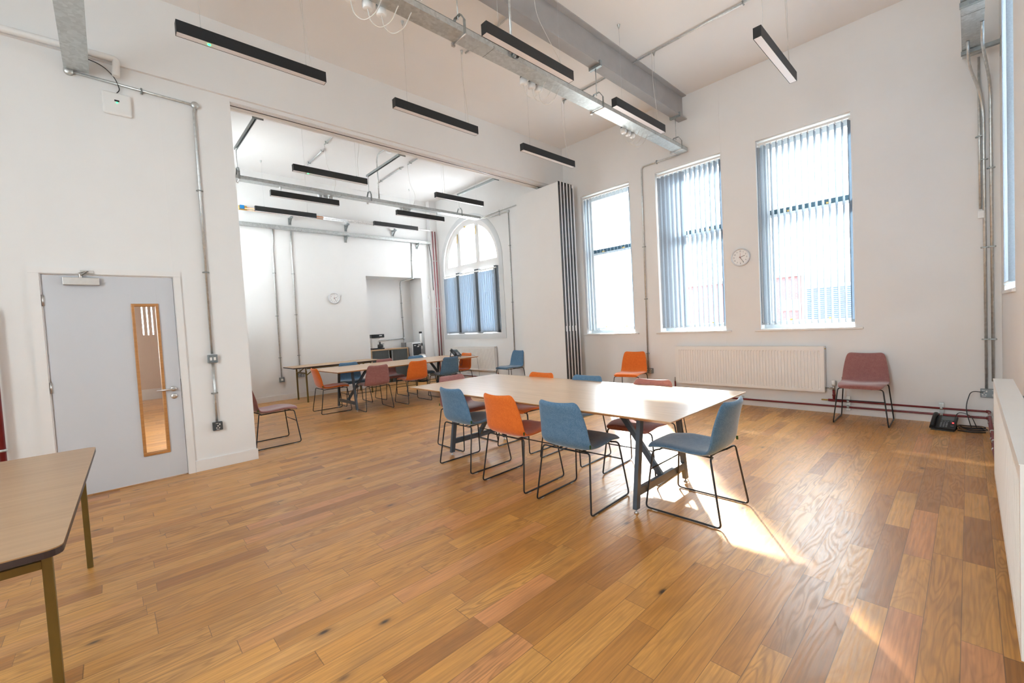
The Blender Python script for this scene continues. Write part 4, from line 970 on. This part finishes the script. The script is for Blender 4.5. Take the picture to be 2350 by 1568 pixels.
# ------------------------------------------------------------------ pendant lights
def pendant(label, x, y0, L, z, ztop, group, led=False, cord=None):
    e = thing('pendant_light', label, 'pendant light', (x, y0+L/2, z), 0, group); hw, hh, l2 = 0.034, 0.098, L/2
    MB().box(-hw, -hw+0.003, -l2, l2, 0, hh).box(hw-0.003, hw, -l2, l2, 0, hh).box(-hw, hw, -l2, l2, hh-0.004, hh).box(-hw, hw, -l2, -l2+0.003, 0, hh).box(-hw, hw, l2-0.003, l2, 0, hh).build('housing', m_blackm, e)
    MB().box(-hw+0.004, hw-0.004, -l2+0.004, l2-0.004, 0.0015, 0.006).build('diffuser', m_diff, e)
    for k in (-1, 1):
        yy = k*(l2-0.17); q = MB().tube([(0, yy, hh), (0, yy, ztop-z)], 0.0012, None, 5).lathe([(0.006, hh), (0.006, hh+0.022)], (0, yy, 0), 'z', None, 8).build('suspension_wire', m_galv, e)
        MB().lathe([(0.004, ztop-z-0.05), (0.018, ztop-z-0.004), (0.018, ztop-z)], (0, yy, 0), 'z', None, 12).build('ceiling_cone', m_galv, q)
    if led: MB().lathe([(0.011, -0.003), (0.011, 0.002)], (0, -l2+0.22, 0), 'z', None, 12).build('indicator', m_gled, e)
    if cord: MB().tube([(c[0]-x, c[1]-y0-l2, c[2]-z) for c in cord], 0.0028, None, 6, 0.12, 5).build('power_cord', m_cord, e)
    return e
GM = 'black linear pendant lights in the front room'; GB = 'black linear pendant lights in the far room'
ZL = 3.84
def cordc(x, y1, yr, xr=None, zt=ZC-0.02): return [(xr if xr is not None else x, yr, zt), (x, yr+0.0, zt-0.35), (x, yr+0.03, ZL+0.45), (x, y1-0.12, ZL+0.098)]
pendant('large black pendant light with a green dot, above the door', 1.28, 0.372, 1.165, ZL, ZC, GM, True, cordc(1.28, 1.537, 1.35))
pendant('black pendant light hanging in front of the wide opening', 1.275, 2.28, 1.165, ZL, ZC, GM, False, cordc(1.275, 3.445, 3.26))
pendant('black pendant light hanging above the folded partition panels', 1.27, 4.265, 1.165, ZL, ZC, GM, False, cordc(1.27, 5.43, 5.2))
pendant('large black pendant light hanging between the tray and the beam', 2.81, 2.30, 1.165, ZL, ZC, GM, False, cordc(2.81, 3.465, 2.95))
pendant('smaller black pendant light under the end of the grey beam', 2.80, 4.265, 1.165, ZL, ZC, GM, False, cordc(2.80, 5.43, 5.20))
pendant('black pendant light hanging alone, seen nearly end-on', 4.31, 4.25, 1.165, ZL, ZC, GM, False, cordc(4.31, 5.415, 5.19))
pendant('black linear pendant light of the front room hidden above the frame, near the camera', 2.81, 0.33, 1.165, ZL, ZC, GM) if False else None
ZL = 3.885
def cordf(x, y1, yr, xr): return [(xr, yr, ZA-0.02), (x, yr, ZA-0.4), (x, y1-0.14, ZL+0.4), (x, y1-0.14, ZL+0.098)]
pendant('black pendant light with a green dot inside the far room', -1.40, 2.02, 1.17, ZL, ZA, GB, True, cordf(-1.40, 3.19, 3.1, -1.40))
pendant('black far room pendant close under the tray, partly hiding its connectors', -2.45, 1.965, 1.15, 3.767, 3.945, GB, False, None)
pendant('black far room pendant in front of the copper pipes', -4.0, 2.08, 1.16, ZL, ZA, GB)
pendant('black far room pendant in front of the last slotted arm', -1.36, 4.54, 1.17, ZL, ZA, GB, False, cordf(-1.36, 4.9, 4.75, -1.36))
pendant('black far room pendant close under the tray before the arched window', -2.45, 4.30, 1.16, 3.767, 3.945, GB, False, None)
pendant('black far room pendant in front of the foil-lagged pipes above the alcove', -3.96, 4.53, 1.17, ZL, ZA, GB)

# white plug-in connectors beside the trays with looping cords
def rose(label, x, y, z, group, loop, k):
    e = thing('plug_connector', label, 'connector', (x, y, z), 0, group)
    MB().lathe([(0.022, 0.045), (0.040, 0.042), (0.042, 0.0), (0.036, -0.018), (0.034, -0.02)], (0, 0, 0), 'z', None, 20).build('connector_body', m_white, e)
    MB().lathe([(0.038, 0.06), (0.038, 0.044)], (0, 0, 0), 'z', None, 20).build('base', m_socket, e)
    MB().box(-0.005, 0.045, -0.012, 0.012, 0.045, 0.06).build('mount', m_socket, e)
    if loop: MB().tube([(0, 0, -0.018), (0.0, 0.02, -0.11), (0.03, 0.08, -0.15), (0.08, 0.16, -0.09), (0.14, 0.21, 0.06), (0.22, 0.25+0.05*k, 0.2)], 0.004, None, 6, 0.07, 4).build('cord', m_cord, e)
sets = [((1.33, 1.465, 1.58), 'group at the picture top', 'plug connectors near the camera'), ((3.19, 3.315, 3.42), 'group below the large pendant', 'plug connectors under the middle pendant'), ((5.11, 5.22, 5.33), 'group near the windows', 'plug connectors nearest the windows')]
for ys, wh, grp in sets:
    for k, yy in enumerate(ys):
        rose('white plug connector on the beam tray, %s, %s' % (wh, ('camera-side one', 'middle one', 'window-side one')[k]), 2.395, yy, 3.92, grp, True, k)
for ys, wh in (((2.828, 2.93, 3.033), 'left'), ((4.469, 4.571, 4.674), 'right')):
    for k, yy in enumerate(ys):
        rose('small white plug connector on the far room tray, %s, %s' % ({'left': 'door-side group', 'right': 'window-side group'}[wh], ('first', 'middle one', 'last')[k]), -2.45-0.125, yy, 3.925, 'far room plug connectors, %s group' % wh, False, k)
for x0_, y0_, y1_, lab in ((-2.54, 2.955, 2.99, 'white cord dropping from a far room ceiling conduit to the connectors by the bent conduit'), (-2.53, 4.668, 4.66, 'white cord dropping from a far room ceiling conduit to the connectors before the alcove')):
    tag(MB().tube([(x0_, y0_, ZA-0.02), (x0_+0.03, y0_+0.02, ZA-0.45), (x0_+0.09, y1_+0.12, 4.25), (x0_+0.06, y1_+0.05, 3.98), (x0_-0.05, y1_, 3.90)], 0.003, None, 6, 0.2, 6).build('hanging_cord', m_cord), lab, 'cable', 'hanging cords in the far room')
# little sensor on the conduit drop
e = thing('cable_gland', 'small round cable gland with a red core on the beam tray', 'cable gland', (2.615, 2.84, 3.972))
MB().lathe([(0.022, -0.01), (0.022, 0.02)], (0, 0, 0), 'y', None, 14).build('gland_ring', m_galvd, e)
MB().lathe([(0.010, -0.014), (0.010, 0.0)], (0.012, 0.02, 0.006), 'x', None, 12).build('red_core', m_red, e)
MB().box(-0.01, 0.012, 0.03, 0.06, -0.01, 0.012).build('black_core', m_dark, e)

# ------------------------------------------------------------------ wall clocks
def text_mesh(s_, size, mat_, parent, loc, rot, name='lettering', ext=0.0006):
    cu = bpy.data.curves.new(name, 'FONT'); cu.body = s_; cu.size = size; cu.align_x = 'CENTER'; cu.align_y = 'CENTER'; cu.extrude = ext
    to = bpy.data.objects.new('tmp_text', cu); C.objects.link(to); bpy.context.view_layer.update()
    dg = bpy.context.evaluated_depsgraph_get(); me = bpy.data.meshes.new_from_object(to.evaluated_get(dg)); bpy.data.objects.remove(to)
    me.materials.clear(); me.materials.append(mat_)
    o = bpy.data.objects.new(name, me); C.objects.link(o); o.parent = parent; o.location = loc; o.rotation_euler = rot
    return o
def clock(label, loc, rz, R_=0.13):
    e = thing('wall_clock', label, 'clock', loc, rz, 'round wall clocks')   # faces local -y
    MB().lathe([(R_-0.004, 0.0), (R_, -0.006), (R_, -0.028), (R_-0.006, -0.036), (R_-0.016, -0.034), (R_-0.019, -0.022)], (0, 0, 0), 'y', None, 48).build('rim', m_clkrim, e)
    fc = MB().lathe([(R_-0.018, -0.016), (R_-0.018, -0.023)], (0, 0, 0), 'y', None, 48, False).build('dial', m_clockf, e)
    # all twelve numerals and the minute marks
    for k in range(1, 13):
        a = math.radians(30*k); text_mesh(str(k), 0.027, m_ink, fc, (0.086*math.sin(a), -0.0235, 0.086*math.cos(a)), (PI/2, 0, 0), 'numeral')
    for k in range(12):
        a = math.radians(30*k); MB().obox((0.103*math.sin(a), -0.0235, 0.103*math.cos(a)), (0.109*math.sin(a), -0.0235, 0.109*math.cos(a)), 0.0015, 0.0015, up=(0, 1, 0)).build('minute_mark', m_ink, fc)
    def hand(nm, ang, l_, w_, t_, back, m_):
        a = math.radians(ang); d = Vector((math.sin(a), 0, math.cos(a)))
        MB().obox(-d*back+Vector((0, t_, 0)), d*l_+Vector((0, t_, 0)), 0.001, w_, up=d.cross(Vector((0, 1, 0)))).build(nm, m_, e)
    hand('hour_hand', 72, 0.066, 0.006, -0.026, 0.018, m_hand); hand('minute_hand', 149, 0.092, 0.005, -0.028, 0.016, m_hand); hand('second_hand', 2, 0.062, 0.0025, -0.030, 0.03, m_redh)
    MB().lathe([(0.005, -0.023), (0.005, -0.032)], (0, 0, 0), 'y', None, 12).build('centre_cap', m_redh, e)
clock('round white wall clock between two tall sash windows', (3.30, D, 2.187), 0)
clock('round white wall clock on the rear wall of the far room', (XB, 3.767, 2.23), PI/2)

# ------------------------------------------------------------------ switches and sockets
def plate(name, label, loc, rz, w_, h_, m_, kind, group=None):
    """local -y faces the room"""
    e = thing(name, label, 'switch' if 'switch' in name else 'socket', loc, rz, group)
    MB().box(-w_/2, w_/2, -0.042, 0.0, -h_/2, h_/2).build('back_box', m_, e, bevel=0.004)
    if kind == 'switch2':
        for s_ in (-1, 1): MB().box(s_*0.017-0.010, s_*0.017+0.010, -0.047, -0.042, -0.016, 0.016).build('rocker', m_white, e, bevel=0.001)
    elif kind == 'switch1': MB().box(-0.022, 0.022, -0.047, -0.042, -0.022, 0.022).build('rocker', m_white, e, bevel=0.001)
    else:
        cs = (0,) if kind == 'socket1' else (-0.037, 0.037)
        for c_ in cs:
            MB().box(c_-0.012-0.006, c_-0.012+0.006, -0.0445, -0.042, -0.020, -0.012).box(c_+0.012-0.006, c_+0.012+0.006, -0.0445, -0.042, -0.020, -0.012).lathe([(0.007, -0.0445), (0.007, -0.042)], (c_, 0, 0.004), 'y', None, 12).build('pin_slots', m_white, e)
            MB().box(c_+0.012, c_+0.022, -0.046, -0.042, 0.012, 0.028).build('rocker', m_white, e)
            MB().box(c_-0.018, c_+0.004, -0.0432, -0.042, 0.029, 0.033).build('printed_mark', m_white, e); MB().box(c_-0.016, c_+0.014, -0.0432, -0.042, -0.034, -0.030).build('printed_mark', m_white, e)
    return e
plate('light_switch', 'metal double light switch on the wall beside the door', (0, 0.622, 1.182), PI/2, 0.088, 0.088, m_socket, 'switch2')
plate('power_socket', 'dark metal single socket low on the wall beside the door', (0, 0.620, 0.452), PI/2, 0.088, 0.088, m_socketd, 'socket1')
plate('light_switch', 'square metal switch low on the rear wall with white centre', (XB, 2.515, 0.45), PI/2, 0.10, 0.10, m_socket, 'switch1')
plate('power_socket', 'metal double socket on the rear wall behind the folding table leg', (XB, 2.90, 0.51), PI/2, 0.155, 0.092, m_socket, 'socket2')
plate('power_socket', 'metal double socket half hidden behind the orange wall chair', (1.76, D, 0.45), 0, 0.15, 0.09, m_socket, 'socket2')
plate('power_socket', 'metal double socket in the corner with a black phone lead', (5.735, D, 0.37), 0, 0.13, 0.09, m_socket, 'socket2')
e = thing('wireless_access_point', 'white rounded access point with a green light above the door', 'access point', (0, 0.028, 3.69), PI/2)
MB().box(-0.105, 0.105, -0.035, 0.0, -0.105, 0.105).build('cover', m_white, e, bevel=0.022, bseg=4)
MB().box(-0.018, 0.018, -0.0365, -0.034, 0.017, 0.033).build('recess', m_dark, e); MB().lathe([(0.006, -0.0375), (0.006, -0.034)], (0, 0, 0.008), 'y', None, 12).build('indicator', m_gled, e)
MB().tube([(0.0, -0.02, 0.10), (0.03, -0.02, 0.14), (0.0, -0.03, 0.25), (-0.09, -0.04, 0.33), (-0.20, -0.05, 0.345)], 0.004, None, 6, 0.06, 5).build('cable', m_dark, e)
conduit('black_cable', 'black cable hanging in a curve beside the red vertical pipes', 'cable', [(XB+0.07, 6.44, 3.72), (XB+0.10, 6.46, 3.45), (XB+0.185, 6.42, 3.25), (XB+0.185, 6.425, 2.55), (XB+0.17, 6.44, 2.45)], 0.010, m_dark, [], (1, 0, 0), 0.15, group=None)

# ------------------------------------------------------------------ desk phones
def phone(label, loc, rz, tilt, bright, cord, lead):
    e = thing('desk_phone', label, 'telephone', loc, rz)
    ct, st = math.cos(tilt), math.sin(tilt)
    def P(x, v, h): return (x, v*ct-h*st, 0.012+v*st+h*ct)     # v runs up the face, h above it
    def slab(b, x0, x1, v0, v1, h0, h1): return b.add([P(x0,v0,h0),P(x1,v0,h0),P(x1,v1,h0),P(x0,v1,h0),P(x0,v0,h1),P(x1,v0,h1),P(x1,v1,h1),P(x0,v1,h1)], [(0,3,2,1),(4,5,6,7),(0,1,5,4),(1,2,6,5),(2,3,7,6),(3,0,4,7)])
    body = slab(MB(), -0.10, 0.10, 0, 0.20, 0, 0.022); body.build('phone_body', m_dark, e, bevel=0.006)
    slab(MB(), -0.02, 0.075, 0.125, 0.185, 0.022, 0.0245).build('display', m_lcd, e)
    k = MB()
    for i in range(4):
        for j in range(3): slab(k, -0.02+j*0.022, -0.006+j*0.022, 0.02+i*0.02, 0.032+i*0.02, 0.022, 0.026)
    k.build('keypad', m_key if bright else m_grey, e)
    k = MB()
    for i in range(4): slab(k, -0.02+i*0.024, -0.004+i*0.024, 0.105, 0.113, 0.022, 0.026)
    k.lathe([(0.014, 0.0), (0.014, 0.004)], P(0.072, 0.045, 0.022), 'z', None, 14); k.build('function_keys', m_grey, e)
    # handset, arched lengthwise on the left
    pts = [P(-0.07, 0.005, 0.035), P(-0.07, 0.03, 0.05), P(-0.07, 0.10, 0.062), P(-0.07, 0.17, 0.05), P(-0.07, 0.20, 0.035)]
    hs = MB().tube(pts, [0.022, 0.019, 0.015, 0.019, 0.022], None, 12).build('handset', m_dark, e)
    lg = MB(); lg.obox(P(-0.08, 0.17, 0), (-0.08, 0.10*ct+0.09, 0.006), 0.018, 0.01).obox(P(0.08, 0.17, 0), (0.08, 0.10*ct+0.09, 0.006), 0.018, 0.01).box(-0.09, 0.09, 0.10*ct+0.08, 0.10*ct+0.10, 0, 0.01).box(-0.09, 0.09, 0.0, 0.10*ct+0.08, 0.0, 0.005)
    lg.build('stand', m_dark, e)
    slab(MB(), 0.068, 0.08, 0.088, 0.098, 0.022, 0.0265).build('message_light', m_rled if not bright else m_grey, e)
    if cord: MB().tube(cord, 0.0045, None, 8, 0.06, 6).build('handset_cord', m_dark, hs)
    if lead: MB().tube(lead, 0.0025, None, 6, 0.05, 5).build('network_lead', m_dark, e)
    return e
phone('black desk phone with a red light on the floor', (5.385, 6.24, 0.0), math.radians(-8), math.radians(32), False, None, None)
phone('desk phone with a hanging handset cord on the far room table', (-2.02, 5.33, 0.748), math.radians(95), math.radians(38), True,
      [(-0.07, 0.0, 0.04), (-0.05, -0.12, 0.02), (-0.13, -0.37, -0.02), (-0.14, -0.42, -0.14), (-0.17, -0.42, -0.17), (-0.16, -0.40, -0.06), (-0.10, -0.33, 0.006)] if False else [(-0.07, 0.01, 0.035), (-0.10, -0.05, 0.02), (-0.14, -0.17, 0.01), (-0.15, -0.19, -0.12), (-0.10, -0.20, -0.19), (-0.06, -0.19, -0.12), (-0.07, -0.18, 0.012), (-0.06, -0.05, 0.012)], None)
# floor leads
b = MB()
random.seed(3)
for k in range(4):
    cx, cyy, rr = 5.62+random.uniform(-0.03, 0.03), 6.42+random.uniform(-0.03, 0.03), 0.09+0.02*random.random()
    pts = [(min(cx+rr*math.cos(a*PI/8), W-0.11), min(cyy+rr*0.7*math.sin(a*PI/8), D-0.09), 0.006+0.008*k+0.004*math.sin(a)) for a in range(17)]
    b.tube(pts, 0.004, None, 6)
b.tube([(5.46, 6.40, 0.03), (5.50, 6.52, 0.17), (5.60, 6.52, 0.14), (5.64, 6.48, 0.02)], 0.004, None, 6, 0.08, 5)
b.tube([(5.60, 6.45, 0.02), (5.555, 6.52, 0.22), (5.60, 6.56, 0.40), (5.69, 6.60, 0.385)], 0.004, None, 6, 0.12, 6)
b.tube([(5.50, 6.30, 0.008), (5.62, 6.28, 0.006), (5.70, 6.33, 0.006)], 0.006, None, 6, 0.05)
tag(b.build('phone_leads', m_dark), 'tangle of black leads on the floor behind the corner phone', 'cable')
tag(MB().tube([(-2.05, 5.52, 0.752), (-2.02, 5.56, 0.78), (-1.75, 5.585, 0.752), (-1.70, 5.60, 0.70), (-1.66, 5.62, 0.10), (-1.60, 5.8, 0.004), (-1.62, 6.5, 0.004)], 0.003, None, 6, 0.04, 5).build('network_lead', m_grey), 'thin lead hanging from the far room table end to the floor', 'cable')

# ------------------------------------------------------------------ alcove: cabinet, coffee machine, cooler, bin
e = thing('tambour_cabinet', 'grey shutter-front cabinet with wooden frame standing in the alcove', 'cabinet', (-4.98, 5.13, 0))
cw, cdp, chh = 0.52, 0.27, 0.90
MB().box(-cdp, cdp, -cw, -cw+0.02, 0, chh).box(-cdp, cdp, cw-0.02, cw, 0, chh).box(-cdp, -cdp+0.02, -cw, cw, 0, chh).box(-cdp, cdp, -cw, cw, 0, 0.05).build('body', m_oakY, e)
MB().box(-cdp, cdp+0.004, -cw, cw, chh, chh+0.028).build('cabinet_top', m_oakY, e)
for s_ in (-1, 1):
    d_ = MB()
    for k in range(14):
        w0 = 0.02+k*(cw-0.045)/14; d_.box(cdp-0.02, cdp-0.012+0.001*(k % 2), s_*w0, s_*(w0+(cw-0.045)/14), 0.05, chh)
    d_ = d_.build('shutter_door', m_cab, e)
    MB().tube([(cdp, s_*0.045, 0.42), (cdp+0.012, s_*0.045, 0.44), (cdp+0.012, s_*0.045, 0.86), (cdp, s_*0.045, 0.88)], 0.006, None, 8, 0.01).build('handle', m_silver, d_)
e = thing('coffee_machine', 'white and black filter coffee machine on the cabinet in the alcove', 'coffee machine', (-4.93, 4.90, 0.928), math.radians(-10))
MB().box(-0.10, 0.12, -0.17, 0.14, 0.0, 0.035).build('base', m_dark, e, bevel=0.008)
MB().prism([(-0.17, 0.035), (-0.03, 0.035), (-0.03, 0.18), (0.06, 0.30), (-0.17, 0.30)], -0.09, 0.09, 'x').build('column', m_white, e, bevel=0.006)
MB().box(-0.10, 0.12, -0.175, 0.15, 0.30, 0.39).build('head', m_dark, e, bevel=0.01)
MB().box(0.1205, 0.122, 0.02, 0.09, 0.34, 0.365).build('badge', m_silver, e)
MB().lathe([(0.07, 0.036), (0.088, 0.05), (0.085, 0.11), (0.06, 0.122)], (0.01, 0.05, 0), 'z', None, 20).build('jug', m_dark, e)
MB().lathe([(0.022, 0.12), (0.022, 0.19)], (0.03, 0.05, 0), 'z', None, 12).box(0.0, 0.02, 0.05, 0.16, 0.125, 0.135).build('jug_handle', m_dark, e)
MB().tube([(-0.05, -0.16, 0.10), (-0.03, -0.22, 0.03), (-0.03, -0.27, 0.006)], 0.004, None, 6, 0.03).build('cable', m_dark, e)
e = thing('water_cooler', 'black and silver water cooler beside the cabinet in the alcove', 'water cooler', (-4.72, 5.835, 0), 0)
MB().box(-0.17, 0.15, -0.145, 0.145, 0.0, 1.05).build('cabinet_body', m_silver, e, bevel=0.012)
MB().box(-0.40, -0.172, -0.165, 0.14, 0.0, 1.05).build('rear_body', m_grey, e, bevel=0.008)
MB().box(0.15, 0.158, -0.118, 0.125, 0.70, 1.01).box(0.15, 0.156, -0.118, 0.125, 0.05, 0.68).build('front_panel', m_dark, e, bevel=0.004)
MB().box(0.158, 0.160, -0.045, 0.08, 0.70, 0.86).build('dispensing_recess', m_black, e)
MB().box(0.158, 0.161, -0.085, -0.035, 0.955, 0.972).box(0.158, 0.161, 0.035, 0.10, 0.962, 0.98).box(0.158, 0.161, 0.01, 0.065, 0.92, 0.94).build('button_panel', m_white, e)
e2 = MB().lathe([(0.032, 0.86), (0.034, 1.28)], (0.05, 0.195, 0), 'z', None, 18).build('cup_tube', m_clear, e)
MB().lathe([(0.042, 1.28), (0.042, 1.33)], (0.05, 0.195, 0), 'z', None, 18).build('tube_cap', m_dark, e2)
MB().lathe([(0.042, 0.94), (0.042, 1.02)], (0.05, 0.195, 0), 'z', None, 18).box(0.04, 0.06, 0.145, 0.16, 0.96, 1.0).build('tube_collar', m_dark, e2)
e = thing('dome_bin', 'brushed steel dome-lid bin standing in front of the water cooler', 'bin', (-4.38, 5.86, 0))
MB().lathe([(0.145, 0.0), (0.145, 0.045)], (0, 0, 0), 'z', None, 28).build('base_ring', m_dark, e)
MB().lathe([(0.142, 0.045), (0.142, 0.60)], (0, 0, 0), 'z', None, 28).build('drum', m_chrome, e)
MB().lathe([(0.146, 0.60), (0.146, 0.62), (0.132, 0.67), (0.10, 0.71), (0.05, 0.735), (0.005, 0.742)], (0, 0, 0), 'z', None, 28).build('dome_lid', m_chrome, e)

# ------------------------------------------------------------------ street outside
struct(MB().box(-40, 60, D+0.35, 90, -0.62, -0.5).build('ground', m_tarmac))
e = thing('brick_building', 'red brick building across the street, seen through the window', 'building', (0.3, 20, -0.5))
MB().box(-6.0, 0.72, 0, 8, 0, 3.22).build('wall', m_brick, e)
MB().box(-6.1, 0.76, -0.1, 8, 3.22, 3.32).build('roof_edge', m_grey, e)
f_ = MB().box(-0.02, 0.72-0.10, -0.06, 0.0, 1.86, 1.93).box(-0.02, 0.62, -0.06, 0, 2.22, 2.28).box(-0.02, 0.04, -0.06, 0, 1.9, 2.25).box(0.56, 0.62, -0.06, 0, 1.9, 2.25).box(0.27, 0.33, -0.06, 0, 1.9, 2.25).build('window_frame', m_white, e)
MB().box(0, 0.6, -0.02, -0.004, 1.92, 2.24).build('pane', mat('warm_window', (0.45, 0.30, 0.18), 0.3), f_)
e = thing('garage_unit', 'white unit with blue roller shutter and sign lettering across the street', 'building', (1.05, 19.9, -0.5))
MB().box(0, 6.0, 0, 8, 2.70, 3.30).box(0, 0.10, 0, 8, 0, 2.7).build('wall', m_render, e)
s_ = MB()
for k in range(36): s_.prism([(0.0, k*0.075), (-0.02, k*0.075+0.02), (-0.02, k*0.075+0.055), (0.0, k*0.075+0.075), (0.03, k*0.075+0.075), (0.03, k*0.075)], 0.10, 6.0, 'x')
s_.build('roller_shutter', m_shutter, e)
text_mesh('DIAMOND T', 0.30, m_ink, e, (1.02, -0.01, 2.90), (PI/2, 0, 0), 'lettering', 0.004)
